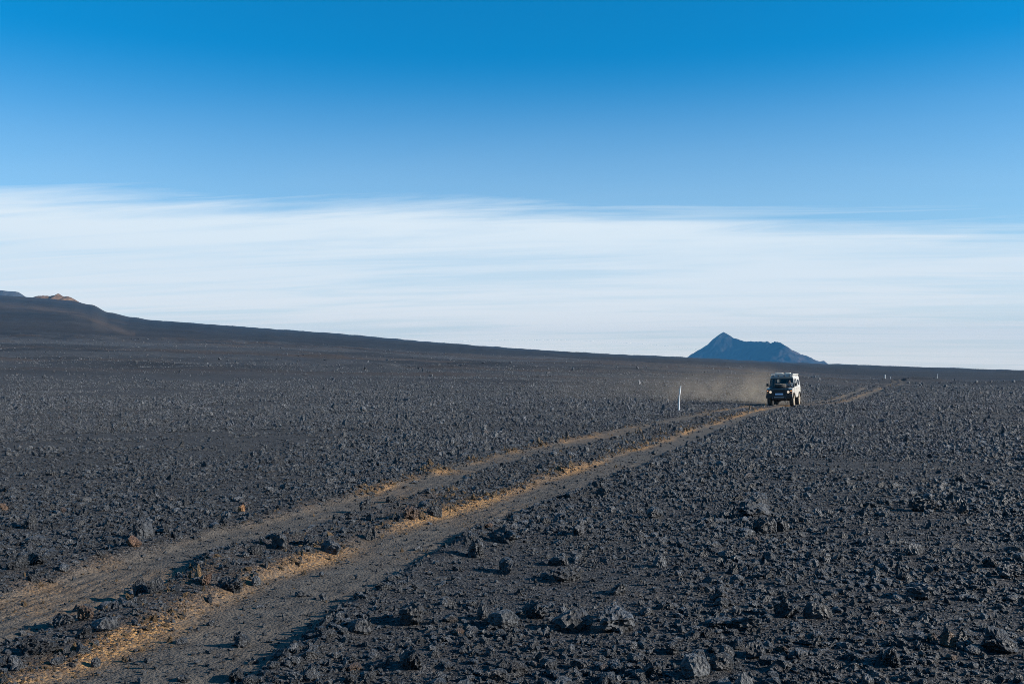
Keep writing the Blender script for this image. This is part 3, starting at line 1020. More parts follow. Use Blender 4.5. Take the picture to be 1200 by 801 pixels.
ci.inputs['Separate Children'].default_value = True
ci.inputs['Reset Children'].default_value = True
iop = ng.nodes.new('GeometryNodeInstanceOnPoints')
iop.inputs['Pick Instance'].default_value = True


def named(nm, ty):
    q = ng.nodes.new('GeometryNodeInputNamedAttribute')
    q.data_type = ty
    q.inputs['Name'].default_value = nm
    return next(s for s in q.outputs if s.enabled and s.name == 'Attribute')


e2r = ng.nodes.new('FunctionNodeEulerToRotation')
ng.links.new(named('rot', 'FLOAT_VECTOR'), e2r.inputs[0])
ng.links.new(gi.outputs[0], iop.inputs['Points'])
ng.links.new(ci.outputs[0], iop.inputs['Instance'])
ng.links.new(named('pick', 'INT'), iop.inputs['Instance Index'])
ng.links.new(e2r.outputs[0], iop.inputs['Rotation'])
ng.links.new(named('scl', 'FLOAT_VECTOR'), iop.inputs['Scale'])
ng.links.new(iop.outputs[0], go.inputs[0])
md = rub.modifiers.new('rubble', 'NODES')
md.node_group = ng


# ------------------------------------------------------------------ vehicle
def V3(*a):
    return Vector(a)


def bx(bm, x0, x1, y0, y1, z0, z1):
    vs = [bm.verts.new((x, y, z)) for x in (x0, x1) for y in (y0, y1) for z in (z0, z1)]
    for f in ((0, 1, 3, 2), (4, 6, 7, 5), (0, 4, 5, 1), (2, 3, 7, 6), (0, 2, 6, 4), (1, 5, 7, 3)):
        bm.faces.new([vs[i] for i in f])


def hexa(bm, c):
    """8 corners: bottom ring of four then top ring of four"""
    vs = [bm.verts.new(p) for p in c]
    for f in ((0, 3, 2, 1), (4, 5, 6, 7), (0, 1, 5, 4), (1, 2, 6, 5), (2, 3, 7, 6), (3, 0, 4, 7)):
        bm.faces.new([vs[i] for i in f])


def tube(bm, a, b, r, n=10, r2=None):
    a, b = Vector(a), Vector(b)
    ax = (b - a).normalized()
    u = ax.orthogonal().normalized()
    w = ax.cross(u)
    r2 = r if r2 is None else r2
    A = [bm.verts.new(a + r * (math.cos(2 * math.pi * i / n) * u + math.sin(2 * math.pi * i / n) * w)) for i in range(n)]
    B = [bm.verts.new(b + r2 * (math.cos(2 * math.pi * i / n) * u + math.sin(2 * math.pi * i / n) * w)) for i in range(n)]
    for i in range(n):
        bm.faces.new((A[i], A[(i + 1) % n], B[(i + 1) % n], B[i]))
    bm.faces.new(A[::-1])
    bm.faces.new(B)


def lathe_x(bm, prof, n=40, teeth=0.0):
    """revolve (x, r) points round the x axis"""
    rings = []
    for k, (x, r) in enumerate(prof):
        ring = []
        for i in range(n):
            a = 2 * math.pi * i / n
            rr = r + (teeth if (teeth and r > 0.39 and (i // 2 + k) % 2) else 0)
            ring.append(bm.verts.new((x, rr * math.cos(a), rr * math.sin(a))))
        rings.append(ring)
    for A, B in zip(rings[:-1], rings[1:]):
        for i in range(n):
            bm.faces.new((A[i], A[(i + 1) % n], B[(i + 1) % n], B[i]))
    bm.faces.new(rings[0][::-1])
    bm.faces.new(rings[-1])


def prism_x(bm, poly, x0, x1):
    A = [bm.verts.new((x0, y, z)) for y, z in poly]
    B = [bm.verts.new((x1, y, z)) for y, z in poly]
    k = len(poly)
    for i in range(k):
        bm.faces.new((A[i], A[(i + 1) % k], B[(i + 1) % k], B[i]))
    bm.faces.new(A[::-1])
    bm.faces.new(B)


WHITE = simple('white_paint', (0.45, 0.43, 0.39), 0.42, var=0.08, coat=0.3, dust=0.35)
BLACKP = simple('black_paint', (0.018, 0.020, 0.023), 0.4, var=0.2, dust=0.10)
BLACKM = simple('matt_black', (0.022, 0.022, 0.023), 0.75, var=0.2, dust=0.15)
RUBBER = simple('dusty_rubber', (0.035, 0.034, 0.033), 0.9, var=0.3, dust=0.25)
WALLR = simple('dusty_sidewall', (0.20, 0.165, 0.125), 0.95, var=0.25, dust=0.9)
STEEL = simple('dusty_steel_rim', (0.50, 0.46, 0.40), 0.6, var=0.15, dust=0.6)
SEATM = simple('dark_seat_cloth', (0.03, 0.03, 0.033), 0.9, var=0.2)
PLATE = simple('number_plate', (0.55, 0.66, 0.80), 0.4)  # white plate in shade, blue sky reflection put into its colour
GREY = simple('grey_metal', (0.22, 0.23, 0.24), 0.45, metal=0.5, var=0.15)


def glass_mat(name, tint, k):
    m = bpy.data.materials.new(name)
    m.use_nodes = True
    t = m.node_tree
    t.nodes.clear()
    tr = N(t, 'ShaderNodeBsdfTransparent', ins={'Color': tint + (1,)})
    gl = N(t, 'ShaderNodeBsdfGlossy', ins={'Color': (1, 1, 1, 1), 'Roughness': 0.03})
    fr = N(t, 'ShaderNodeFresnel', ins={'IOR': 1.45})
    mx = N(t, 'ShaderNodeMixShader', ins={0: M(t, 'MULTIPLY', fr.outputs[0], k), 1: tr.outputs[0], 2: gl.outputs[0]})
    N(t, 'ShaderNodeOutputMaterial', ins={0: mx.outputs[0]})
    return m


GLASS = glass_mat('window_glass', (0.78, 0.82, 0.84), 0.6)
DGLASS = glass_mat('dark_window_glass', (0.10, 0.11, 0.12), 0.35)


def lamp_mat(name, col, strength):
    m, t, b, out = new_mat(name)
    b.inputs['Base Color'].default_value = col + (1,)
    b.inputs['Roughness'].default_value = 0.2
    b.inputs['Emission Color'].default_value = col + (1,)
    b.inputs['Emission Strength'].default_value = strength
    return m


HEADL = lamp_mat('lit_headlight', (1.0, 0.76, 0.52), 0.32)
SIDEL = lamp_mat('lit_sidelight', (1.0, 0.42, 0.16), 0.4)

DRV = np.array(at(915.5, 475.3))
YAW = R(-23.5)
fwd = np.array([math.sin(YAW), -math.cos(YAW)])
cxy = DRV - fwd * 1.40
WB = [(-1, -1.40), (1, -1.40), (-1, 1.39), (1, 1.39)]


def wpos(lx, ly):
    return (cxy[0] + lx * math.cos(YAW) - ly * math.sin(YAW), cxy[1] + lx * math.sin(YAW) + ly * math.cos(YAW))


wz = [Hs(*wpos(sx * 0.74, sy)) for sx, sy in WB]
car = empty('off_road_vehicle', (cxy[0], cxy[1], sum(wz) / 4 + 0.0))
pitch_c = math.atan(((wz[2] + wz[3]) - (wz[0] + wz[1])) / 2 / 2.79)
roll_c = math.atan(((wz[1] + wz[3]) - (wz[0] + wz[2])) / 2 / 1.48)
car.rotation_mode = 'XYZ'
car.rotation_euler = (pitch_c, -roll_c, YAW)
tag(car, 'white off-road estate with black front and lit headlights driving along the track', 'vehicle')

arc = lambda cy, r, z0: [(cy + r * math.cos(a), max(z0, 0.42 + r * math.sin(a))) for a in np.linspace(0, math.pi, 13)]
UP = 0.06
# body tub with wings
bm = bmesh.new()
poly = [(-2.02, 0.66), (-2.02, 1.16), (-1.96, 1.235), (-0.98, 1.30), (2.15, 1.30), (2.15, 0.60)]
poly += [(1.88, 0.60)] + arc(1.39, 0.49, 0.60)[1:-1] + [(0.90, 0.60), (-0.91, 0.60)] + arc(-1.40, 0.49, 0.60)[1:-1] + [(-1.89, 0.66)]
prism_x(bm, poly, -0.875, 0.875)
body = bm_obj('body', bm, WHITE, car, bevel=0.025)
# dark floor and chassis
bm = bmesh.new()
bx(bm, -0.52, 0.52, -1.9, 2.1, 0.56, 0.66)
for sx in (-1, 1):
    bx(bm, sx * 0.42 - 0.05, sx * 0.42 + 0.05, -2.05, 2.05, 0.44, 0.56)
bm_obj('chassis', bm, BLACKM, car, bevel=0.01)
for yy in (-1.40, 1.39):
    bm = bmesh.new()
    tube(bm, (-0.66, yy, 0.42), (0.66, yy, 0.42), 0.055, 12)
    bmesh.ops.create_icosphere(bm, subdivisions=2, radius=0.15, matrix=Matrix.Translation((-0.15, yy, 0.42)))
    bm_obj('axle', bm, BLACKM, car, smooth=True)
# bonnet
bm = bmesh.new()
hexa(bm, [(-0.63, -2.0, 1.20), (0.63, -2.0, 1.20), (0.66, -0.97, 1.30), (-0.66, -0.97, 1.30), (-0.61, -1.97, 1.275), (0.61, -1.97, 1.275), (0.64, -0.99, 1.355), (-0.64, -0.99, 1.355)])
bm_obj('bonnet', bm, BLACKP, car, bevel=0.02)
# front panel, grille
bm = bmesh.new()
bx(bm, -0.872, 0.872, -2.045, -2.02, 0.70, 1.17)
bm_obj('front_panel', bm, BLACKP, car, bevel=0.008)
bm = bmesh.new()
for i in range(7):
    z = 0.86 + i * 0.042
    bx(bm, -0.40, 0.40, -2.075, -2.047, z, z + 0.022)
for x in (-0.41, 0.39):
    bx(bm, x, x + 0.02, -2.078, -2.047, 0.85, 1.14)
bm_obj('grille', bm, BLACKM, car)
# wing fronts / flares
for sx in (-1, 1):
    for cy in (-1.40, 1.39):
        bm = bmesh.new()
        pts_o = [(cy + 0.55 * math.cos(a), 0.42 + 0.55 * math.sin(a)) for a in np.linspace(0.30, math.pi - 0.30, 15)]
        pts_i = [(cy + 0.485 * math.cos(a), 0.42 + 0.485 * math.sin(a)) for a in np.linspace(0.30, math.pi - 0.30, 15)]
        prism_x(bm, pts_o + pts_i[::-1], sx * 0.86, sx * 0.94)
        bm_obj('wheel_arch', bm, BLACKM, car, bevel=0.006)
# lamps
for sx in (-1, 1):
    bm = bmesh.new()
    tube(bm, (sx * 0.60, -2.08, 1.00), (sx * 0.60, -2.046, 1.00), 0.125, 28)
    hl = bm_obj('headlight', bm, BLACKM, car)
    bm = bmesh.new()
    bmesh.ops.create_uvsphere(bm, u_segments=24, v_segments=12, radius=0.088, matrix=Matrix.Translation((sx * 0.60, -2.078, 1.00)) @ Matrix.Diagonal((1, 0.28, 1, 1)))
    bm_obj('lens', bm, HEADL, hl, smooth=True)
    bm = bmesh.new()
    tube(bm, (sx * 0.79, -2.085, 1.075), (sx * 0.79, -2.046, 1.075), 0.042, 18)
    bm_obj('sidelight', bm, SIDEL, car)
    bm = bmesh.new()
    tube(bm, (sx * 0.79, -2.08, 0.93), (sx * 0.79, -2.046, 0.93), 0.042, 18)
    bm_obj('indicator', bm, simple('orange_lens', (0.5, 0.14, 0.03), 0.3), car)
# number plate, bumper, tow hooks
bm = bmesh.new()
bx(bm, -0.27, 0.27, -2.20, -2.185, 0.80, 0.92)
bm_obj('number_plate', bm, PLATE, car, bevel=0.004)
bm = bmesh.new()
bx(bm, -0.88, 0.88, -2.18, -2.06, 0.58, 0.77)
bx(bm, -0.50, 0.50, -2.185, -2.10, 0.772, 0.83)
bmp = bm_obj('front_bumper', bm, BLACKM, car, bevel=0.02)
bm = bmesh.new()
bx(bm, -0.34, 0.34, -2.205, -2.183, 0.60, 0.69)
bm_obj('winch_plate', bm, GREY, bmp, bevel=0.006)
for sx in (-1, 1):
    bm = bmesh.new()
    tube(bm, (sx * 0.45, -2.26, 0.62), (sx * 0.45, -2.16, 0.62), 0.03, 12)
    bm_obj('tow_hook', bm, GREY, bmp)
bm = bmesh.new()
bx(bm, -0.80, 0.80, 2.16, 2.26, 0.60, 0.74)
bm_obj('rear_bumper', bm, BLACKM, car, bevel=0.015)
bm = bmesh.new()
hexa(bm, [(-0.4, -2.12, 0.5), (0.4, -2.12, 0.5), (0.4, -1.75, 0.44), (-0.4, -1.75, 0.44), (-0.4, -2.14, 0.58), (0.4, -2.14, 0.58), (0.4, -1.75, 0.56), (-0.4, -1.75, 0.56)])
bm_obj('skid_plate', bm, BLACKM, car, bevel=0.008)

# cabin: pillars lean inwards
XO = lambda z: 0.872 - (z - 1.30) * 0.165


def pillar(bm, sx, y0, y1, z0=1.302, z1=1.95, th=0.05, dy=0.0):
    c = []
    for z in (z0, z1):
        o = dy if z == z1 else 0
        c += [(sx * XO(z), y0 + o, z), (sx * (XO(z) - th), y0 + o, z), (sx * (XO(z) - th), y1 + o, z), (sx * XO(z), y1 + o, z)]
    hexa(bm, c)


for sx in (-1, 1):
    bm = bmesh.new()
    pillar(bm, sx, 0.80, 0.94)
    pillar(bm, sx, 1.93, 2.14)
    pillar(bm, sx, 0.942, 1.928, 1.302, 1.43)
    pillar(bm, sx, 0.942, 1.928, 1.84, 1.95)
    bm_obj('side_panel', bm, WHITE, car, bevel=0.01)
    bm = bmesh.new()
    pillar(bm, sx, 0.945, 1.925, 1.432, 1.838, 0.012)
    bm_obj('side_window', bm, DGLASS, car)
    for (y0, y1) in ((-0.90, 0.03), (0.05, 0.795)):
        # door: skin below the waist, window frame above
        bm = bmesh.new()
        bx(bm, sx * 0.876, sx * 0.900, y0 + 0.012, y1 - 0.012, 0.64 if y0 < 0 else 0.70, 1.285)
        dr = bm_obj('door', bm, WHITE, car, bevel=0.008)
        bm = bmesh.new()
        d0 = 0.10 if y0 < 0 else 0.0
        pillar(bm, sx, y0 + 0.012 + 0.02, y0 + 0.075 + 0.02, dy=d0)
        pillar(bm, sx, y1 - 0.085, y1 - 0.012)
        pillar(bm, sx, y0 + 0.10, y1 - 0.087, 1.302, 1.36)
        pillar(bm, sx, y0 + 0.10 + d0, y1 - 0.087, 1.88, 1.95)
        bm_obj('window_frame', bm, WHITE, dr, bevel=0.006)
        bm = bmesh.new()
        hexa(bm, [(sx * (XO(1.36) - .02), y0 + 0.09, 1.362), (sx * (XO(1.36) - .032), y0 + 0.09, 1.362), (sx * (XO(1.36) - .032), y1 - 0.087, 1.362), (sx * (XO(1.36) - .02), y1 - 0.087, 1.362),
                  (sx * (XO(1.88) - .02), y0 + 0.09 + d0, 1.878), (sx * (XO(1.88) - .032), y0 + 0.09 + d0, 1.878), (sx * (XO(1.88) - .032), y1 - 0.087, 1.878), (sx * (XO(1.88) - .02), y1 - 0.087, 1.878)])
        bm_obj('door_glass', bm, DGLASS if y0 > 0 else GLASS, dr)
        bm = bmesh.new()
        bx(bm, sx * 0.901, sx * 0.925, y1 - 0.20, y1 - 0.06, 1.18, 1.215)
        bm_obj('handle', bm, BLACKM, dr, bevel=0.005)
    # mirror
    bm = bmesh.new()
    tube(bm, (sx * 0.86, -0.93, 1.40), (sx * 0.93, -1.00, 1.44), 0.014, 8)
    mi = bm_obj('mirror', bm, BLACKM, car)
    bm = bmesh.new()
    bx(bm, sx * 0.885, sx * 1.03, -1.06, -1.00, 1.38, 1.60)
    bm_obj('mirror_head', bm, BLACKM, mi, bevel=0.018)
# windscreen
bm = bmesh.new()
for sx in (-1, 1):
    hexa(bm, [(sx * 0.86, -0.965, 1.302), (sx * 0.79, -0.965, 1.302), (sx * 0.79, -0.885, 1.302), (sx * 0.86, -0.885, 1.302),
              (sx * 0.765, -0.845, 1.95), (sx * 0.695, -0.845, 1.95), (sx * 0.695, -0.765, 1.95), (sx * 0.765, -0.765, 1.95)])
hexa(bm, [(-0.788, -0.965, 1.302), (0.788, -0.965, 1.302), (0.788, -0.90, 1.302), (-0.788, -0.90, 1.302), (-0.775, -0.948, 1.39), (0.775, -0.948, 1.39), (0.775, -0.885, 1.39), (-0.775, -0.885, 1.39)])
hexa(bm, [(-0.71, -0.862, 1.87), (0.71, -0.862, 1.87), (0.71, -0.79, 1.87), (-0.71, -0.79, 1.87), (-0.693, -0.847, 1.95), (0.693, -0.847, 1.95), (0.693, -0.77, 1.95), (-0.693, -0.77, 1.95)])
wsf = bm_obj('windscreen', bm, BLACKP, car, bevel=0.008)
bm = bmesh.new()
hexa(bm, [(-0.776, -0.93, 1.392), (0.776, -0.93, 1.392), (0.776, -0.92, 1.392), (-0.776, -0.92, 1.392), (-0.71, -0.84, 1.868), (0.71, -0.84, 1.868), (0.71, -0.83, 1.868), (-0.71, -0.83, 1.868)])
bm_obj('glass', bm, GLASS, wsf)
for sx in (-0.30, 0.34):
    bm = bmesh.new()
    tube(bm, (sx, -0.972, 1.35), (sx + 0.32, -0.945, 1.50), 0.009, 6)
    bm_obj('wiper', bm, BLACKM, wsf)
# roof
bm = bmesh.new()
hexa(bm, [(-0.785, -0.87, 1.952), (0.785, -0.87, 1.952), (0.785, 2.15, 1.952), (-0.785, 2.15, 1.952), (-0.715, -0.83, 2.10), (0.715, -0.83, 2.10), (0.715, 2.10, 2.10), (-0.715, 2.10, 2.10)])
bm_obj('roof', bm, WHITE, car, bevel=0.03, seg=3)
# rear wall with door
bm = bmesh.new()
bx(bm, -0.80, 0.80, 2.10, 2.15, 1.302, 1.40)
bx(bm, -0.75, 0.75, 2.10, 2.15, 1.86, 1.95)
bx(bm, -0.60, -0.50, 2.10, 2.15, 1.402, 1.858)
bx(bm, 0.50, 0.60, 2.10, 2.15, 1.402, 1.858)
rd = bm_obj('rear_door', bm, WHITE, car, bevel=0.006)
bm = bmesh.new()
bx(bm, -0.498, 0.498, 2.12, 2.13, 1.402, 1.858)
bm_obj('rear_window', bm, DGLASS, rd)
# roof rack with a lamp bar
bm = bmesh.new()
for sx in (-1, 1):
    tube(bm, (sx * 0.74, -0.80, 2.22), (sx * 0.74, 2.05, 2.22), 0.032, 10)
    tube(bm, (sx * 0.74, -0.80, 2.15), (sx * 0.74, 2.05, 2.15), 0.018, 8)
    for y in (-0.70, 0.0, 0.7, 1.4, 2.0):
        tube(bm, (sx * 0.74, y, 2.02), (sx * 0.74, y, 2.20), 0.014, 6)
for y in (-0.80, 2.05):
    tube(bm, (-0.74, y, 2.22), (0.74, y, 2.22), 0.032, 10)
for i in range(12):
    y = -0.72 + i * 0.245
    bx(bm, -0.74, 0.74, y, y + 0.06, 2.135, 2.155)
rack = bm_obj('roof_rack', bm, WHITE, car)
bm = bmesh.new()
hexa(bm, [(-0.72, -0.93, 2.03), (0.72, -0.93, 2.03), (0.72, -0.90, 2.03), (-0.72, -0.90, 2.03), (-0.62, -0.86, 2.17), (0.62, -0.86, 2.17), (0.62, -0.83, 2.17), (-0.62, -0.83, 2.17)])
lb = bm_obj('wind_deflector', bm, WHITE, car, bevel=0.015)
for x in (-0.55, -0.2, 0.2, 0.55):
    bm = bmesh.new()
    tube(bm, (x, -0.99, 2.11), (x, -0.90, 2.11), 0.06, 18)
    bm_obj('spot_lamp', bm, GREY, lb)
# bags on the rack
BAG = simple('cream_canvas', (0.68, 0.58, 0.44), 0.9, var=0.12)
CARW = Matrix.LocRotScale(car.location, car.rotation_euler, None)
for bxx, byy, ln, rr_, lab_ in ((-0.22, -0.45, 0.62, 0.10, 'cream canvas roll on the roof rack, over the passenger side'), (0.36, -0.30, 0.44, 0.11, 'shorter plump cream bag on the roof rack, over the driver')):
    bm = bmesh.new()
    prof_ = [(-ln / 2, 0.03), (-ln / 2 + 0.01, rr_ * .7), (-ln / 2 + 0.05, rr_ * .95), (-ln / 4, rr_), (0, rr_ * .93), (ln / 4, rr_), (ln / 2 - 0.05, rr_ * .95), (ln / 2 - 0.01, rr_ * .7), (ln / 2, 0.03)]
    lathe_x(bm, prof_, 24)
    for v_ in bm.verts:
        v_.co.z *= 0.8
    o = bm_obj('canvas_bag', bm, BAG, smooth=True)
    o.matrix_world = CARW @ Matrix.Translation((bxx, byy, 2.157 + rr_ * 0.8))
    tag(o, lab_, 'bag', 'bags on the roof rack')
# seats, dashboard, steering wheel
for x in (-0.40, 0.40):
    bm = bmesh.new()
    bx(bm, x - 0.24, x + 0.24, -0.30, 0.22, 0.98, 1.10)
    st_ = bm_obj('seat', bm, SEATM, car, bevel=0.03)
    bm = bmesh.new()
    hexa(bm, [(x - 0.23, 0.14, 1.102), (x + 0.23, 0.14, 1.102), (x + 0.23, 0.26, 1.102), (x - 0.23, 0.26, 1.102), (x - 0.20, 0.24, 1.62), (x + 0.20, 0.24, 1.62), (x + 0.20, 0.33, 1.62), (x - 0.20, 0.33, 1.62)])
    bm_obj('seat_back', bm, SEATM, st_, bevel=0.03)
bm = bmesh.new()
bx(bm, -0.80, 0.80, -0.86, -0.62, 1.305, 1.40)
bm_obj('dashboard', bm, BLACKM, car, bevel=0.02)
bm = bmesh.new()
ringn = 22
cc, uu, vv_ = V3(0.40, -0.47, 1.36), V3(1, 0, 0), V3(0, 0.55, 0.83)
for i in range(ringn):
    a, b_ = 2 * math.pi * i / ringn, 2 * math.pi * (i + 1) / ringn
    tube(bm, cc + 0.19 * (math.cos(a) * uu + math.sin(a) * vv_), cc + 0.19 * (math.cos(b_) * uu + math.sin(b_) * vv_), 0.014, 6)
tube(bm, cc - 0.19 * uu, cc + 0.19 * uu, 0.012, 6)
tube(bm, cc, cc + V3(0, -0.2, 0.02) , 0.02, 6)
bm_obj('steering_wheel', bm, BLACKM, car, smooth=True)


def make_wheel(x, y, sx, z=0.42):
    r = 0.42
    bm = bmesh.new()
    prof = [(-0.115, 0.25), (-0.135, 0.33), (-0.132, 0.392), (-0.105, 0.413), (-0.04, 0.418), (0.04, 0.418), (0.105, 0.413), (0.132, 0.392), (0.135, 0.33), (0.115, 0.25)]
    lathe_x(bm, prof[2:-2], 56, 0.010)
    tw = empty('wheel', (x, y, z))
    tw.parent = car
    ty = bm_obj('tyre', bm, RUBBER, tw)
    for s_ in (-1, 1):
        bm = bmesh.new()
        lathe_x(bm, [(s_ * 0.1335, 0.388), (s_ * 0.142, 0.345), (s_ * 0.136, 0.27), (s_ * 0.118, 0.235)], 40)
        if s_ == sx:
            bm_obj('sidewall', bm, WALLR, tw, smooth=True)
        else:
            bm_obj('sidewall', bm, RUBBER, tw, smooth=True)
    bm = bmesh.new()
    lathe_x(bm, [(sx * 0.120, 0.232), (sx * 0.128, 0.225), (sx * 0.112, 0.205), (sx * 0.085, 0.16), (sx * 0.115, 0.10), (sx * 0.120, 0.075), (sx * 0.150, 0.065), (sx * 0.155, 0.03)], 32)
    bm_obj('rim', bm, STEEL, tw, smooth=True)
    return tw


for sx, y in WB:
    w_ = make_wheel(sx * 0.755, y, sx)
    if y < 0:
        w_.rotation_euler = (0, 0, R(2))
sp = make_wheel(0.0, -1.52, 1, 1.44)
sp.name = 'spare_wheel'
sp.rotation_euler = (0, R(-90), 0)
sp.scale = (0.85, 0.92, 0.92)
sp.rotation_euler = (R(5), R(-90), 0)
CAR_M = Matrix.LocRotScale(car.location, car.rotation_euler, None)


# ------------------------------------------------------------------ driver
def skin_obj(name, verts, edges, radii, mat, parent=None, root=0, sub=2):
    me = bpy.data.meshes.new(name)
    me.from_pydata(verts, edges, [])
    me.materials.append(mat)
    o = bpy.data.objects.new(name, me)
    COL.objects.link(o)
    o.modifiers.new('skin', 'SKIN')
    sv = me.skin_vertices[0].data
    for i, r in enumerate(radii):
        sv[i].radius = (r, r)
        sv[i].use_root = i == root
    m2 = o.modifiers.new('smooth', 'SUBSURF')
    m2.levels = m2.render_levels = sub
    if parent:
        o.parent = parent
    return o


SKINM = simple('skin', (0.50, 0.31, 0.22), 0.55, var=0.08)
SHIRT = simple('pale_shirt', (0.62, 0.64, 0.66), 0.85, var=0.08)
TROU = simple('dark_trousers', (0.04, 0.045, 0.06), 0.9, var=0.1)
HAIRM = simple('brown_hair', (0.05, 0.03, 0.02), 0.7, var=0.2)
X0 = 0.40
bv = [(X0, 0.02, 1.14), (X0, 0.06, 1.36), (X0, 0.05, 1.52), (X0, 0.03, 1.60), (X0, 0.0, 1.70), (X0, -0.01, 1.78),
      (X0 - .19, 0.05, 1.53), (X0 - .23, -0.10, 1.34), (X0 - .16, -0.36, 1.42), (X0 - .13, -0.43, 1.45),
      (X0 + .19, 0.05, 1.53), (X0 + .23, -0.10, 1.34), (X0 + .16, -0.36, 1.42), (X0 + .13, -0.43, 1.45),
      (X0 - .10, -0.05, 1.13), (X0 - .14, -0.42, 1.16), (X0 - .13, -0.62, 0.82), (X0 - .13, -0.74, 0.80),
      (X0 + .10, -0.05, 1.13), (X0 + .14, -0.42, 1.16), (X0 + .13, -0.62, 0.82), (X0 + .13, -0.74, 0.80), (X0, -0.105, 1.685)]
be = [(0, 1), (1, 2), (2, 3), (3, 4), (4, 5), (2, 6), (6, 7), (7, 8), (8, 9), (2, 10), (10, 11), (11, 12), (12, 13), (0, 14), (14, 15), (15, 16), (16, 17), (0, 18), (18, 19), (19, 20), (20, 21), (4, 22)]
br_ = [.13, .125, .10, .055, .095, .075, .06, .045, .036, .034, .06, .045, .036, .034, .085, .065, .05, .045, .085, .065, .05, .045, .016]
person = skin_obj('person', bv, be, br_, SKINM)
person.matrix_world = CAR_M
tag(person, 'driver in a pale shirt behind the windscreen, hands on the steering wheel', 'person')
sh = skin_obj('shirt', [bv[i] for i in (0, 1, 2, 6, 7, 8, 10, 11, 12)], [(0, 1), (1, 2), (2, 3), (3, 4), (4, 5), (2, 6), (6, 7), (7, 8)], [.15, .145, .115, .075, .06, .046, .075, .06, .046], SHIRT, person)
tr_ = skin_obj('trousers', [bv[i] for i in (0, 14, 15, 16, 18, 19, 20)], [(0, 1), (1, 2), (2, 3), (0, 4), (4, 5), (5, 6)], [.14, .10, .08, .062, .10, .08, .062], TROU, person)
ha = skin_obj('hair', [(X0, 0.035, 1.70), (X0, 0.03, 1.79), (X0, -0.03, 1.82)], [(0, 1), (1, 2)], [.085, .082, .06], HAIRM, person)
for hx in (-.13, .13):
    for q in range(4):
        ang = -0.5 + q * 0.33
        a0 = V3(X0 + hx, -0.44, 1.45)
        kx_ = X0 + hx + 0.012 * (q - 1.5)
        skin_obj('finger', [(kx_, -0.44, 1.455), (kx_, -0.475, 1.475), (kx_, -0.495, 1.455), (kx_, -0.485, 1.430)], [(0, 1), (1, 2), (2, 3)], [.009, .009, .008, .007], SKINM, person, sub=1)
    skin_obj('thumb', [(X0 + hx * 0.9, -0.43, 1.445), (X0 + hx * 0.65, -0.455, 1.455), (X0 + hx * 0.55, -0.47, 1.445)], [(0, 1), (1, 2)], [.010, .009, .008], SKINM, person, sub=1)

# ------------------------------------------------------------------ marker stakes
POSTM = simple('weathered_white_stake', (0.60, 0.60, 0.58), 0.8, var=0.2, scale=5)


def stake(px, py, tops, width, label, dist=None, group=None):
    """tops: list of (dx, dy) pixel steps up the stake from its foot"""
    if dist is None:
        x, y = at(px, py)
    else:
        y = dist
        x = (px - 600) / FPX * y
    z0 = Hs(x, y)
    k = y / FPX
    P = [V3(x, y, z0 - 0.25)] + [V3(x + dx_ * k, y + 0.0, z0 - dy_ * k) for dx_, dy_ in tops]
    bm = bmesh.new()
    n = 10
    rings = []
    for i, p in enumerate(P):
        w = width * (1 - 0.12 * i / (len(P) - 1))
        rings.append([bm.verts.new(p + V3(w / 2 * math.cos(2 * math.pi * q / n), w / 2 * math.sin(2 * math.pi * q / n), 0)) for q in range(n)])
    for A, B in zip(rings[:-1], rings[1:]):
        for q in range(n):
            bm.faces.new((A[q], A[(q + 1) % n], B[(q + 1) % n], B[q]))
    bm.faces.new(rings[0][::-1])
    bm.faces.new(rings[-1])
    o = bm_obj('marker_stake', bm, POSTM)
    tag(o, label, 'stake', group or 'white marker stakes along the track')
    return o


stake(795.6, 483.5, [(0, 0), (0.2, -9), (0.5, -17), (1.6, -25), (2.2, -30)], 0.09, 'tall slightly bent white stake in the rubble, nearest of the marker stakes')
stake(1037, 448, [(0, 0), (0, -3), (0.1, -7)], 0.24, 'small upright white stake far off beside the bend of the track', dist=234)
stake(1043, 447, [(0, 0), (0.3, -2), (0.5, -4)], 0.13, 'tiny faint stake just right of the small upright white stake', dist=238)
stake(1098, 446, [(0, 0), (0.4, -3), (0.9, -5.5)], 0.13, 'thin faint leaning stake on the open plain far beyond the track', dist=240)

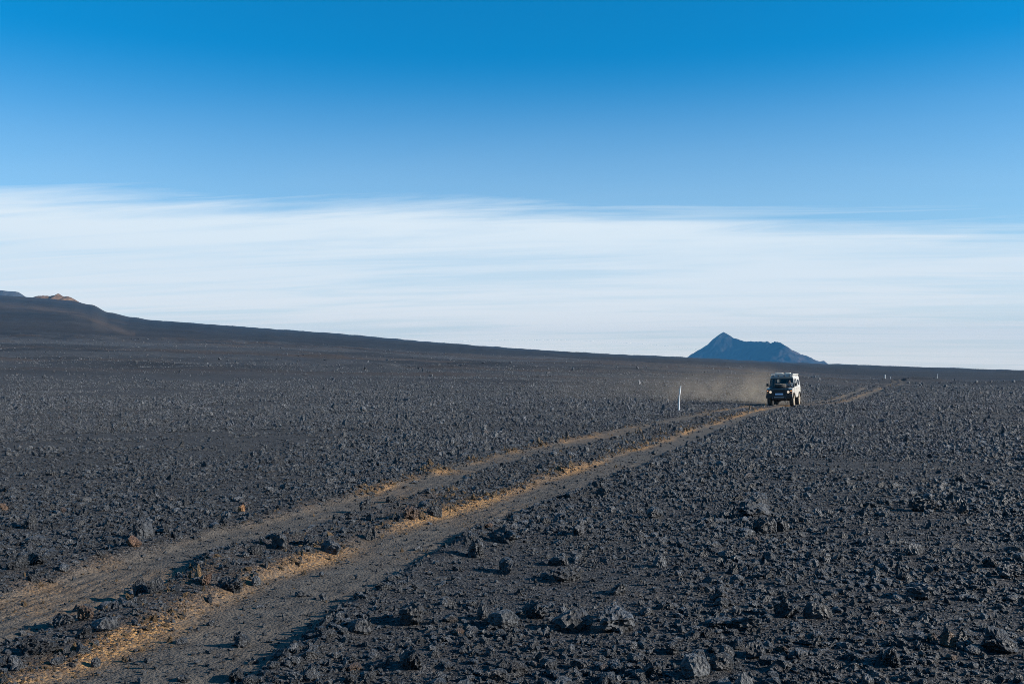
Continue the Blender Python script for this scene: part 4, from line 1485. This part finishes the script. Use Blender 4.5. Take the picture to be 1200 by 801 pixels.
# ------------------------------------------------------------------ dust raised by the vehicle
DUST_C = wpos(-0.2, 3.5)
bm = bmesh.new()
bmesh.ops.create_icosphere(bm, subdivisions=4, radius=1.0)
for v_ in bm.verts:
    v_.co = Vector((v_.co.x * 27 - 19, v_.co.y * 26 + 16, max(v_.co.z, -0.12) * 5.2))
dm = bpy.data.materials.new('dust')
dm.use_nodes = True
dt = dm.node_tree
dt.nodes.clear()
dtc = N(dt, 'ShaderNodeTexCoord').outputs['Object']
dsep = N(dt, 'ShaderNodeSeparateXYZ', ins={0: dtc}).outputs


def blob(cx, cy, cz, rx, ry, rz, amp):
    q = None
    for s_, c_, r_ in ((dsep[0], cx, rx), (dsep[1], cy, ry), (dsep[2], cz, rz)):
        d_ = M(dt, 'DIVIDE', M(dt, 'SUBTRACT', s_, c_), r_)
        d_ = M(dt, 'MULTIPLY', d_, d_)
        q = d_ if q is None else M(dt, 'ADD', q, d_)
    return M(dt, 'MULTIPLY', M(dt, 'POWER', 2.718, M(dt, 'MULTIPLY', q, -1.0)), amp)


den = blob(-1.3, 0.8, 0.5, 1.6, 3.0, 1.35, 0.135)
den = M(dt, 'ADD', den, blob(-4.5, 5.0, 0.8, 3.6, 4.0, 1.4, 0.030))
den = M(dt, 'ADD', den, blob(-11, 13, 0.9, 7.0, 8.0, 1.8, 0.0032))
dn = N(dt, 'ShaderNodeTexNoise', ins={'Vector': dtc, 'Scale': 0.55, 'Detail': 4.0, 'Roughness': 0.6}).outputs[0]
den = M(dt, 'MULTIPLY', den, RAMP(dt, dn, 0.36, 0.64, 0.0, 2.2))
dvol = N(dt, 'ShaderNodeVolumePrincipled', ins={'Color': (0.80, 0.65, 0.47, 1), 'Density': den, 'Anisotropy': 0.2})
N(dt, 'ShaderNodeOutputMaterial', ins={'Volume': dvol.outputs[0]})
dust = bm_obj('dust_cloud', bm, dm)
dust.location = (DUST_C[0], DUST_C[1], Hs(*DUST_C) + 0.1)
tag(dust, 'tan dust trailing behind the vehicle and drifting over the plain', kind='stuff')
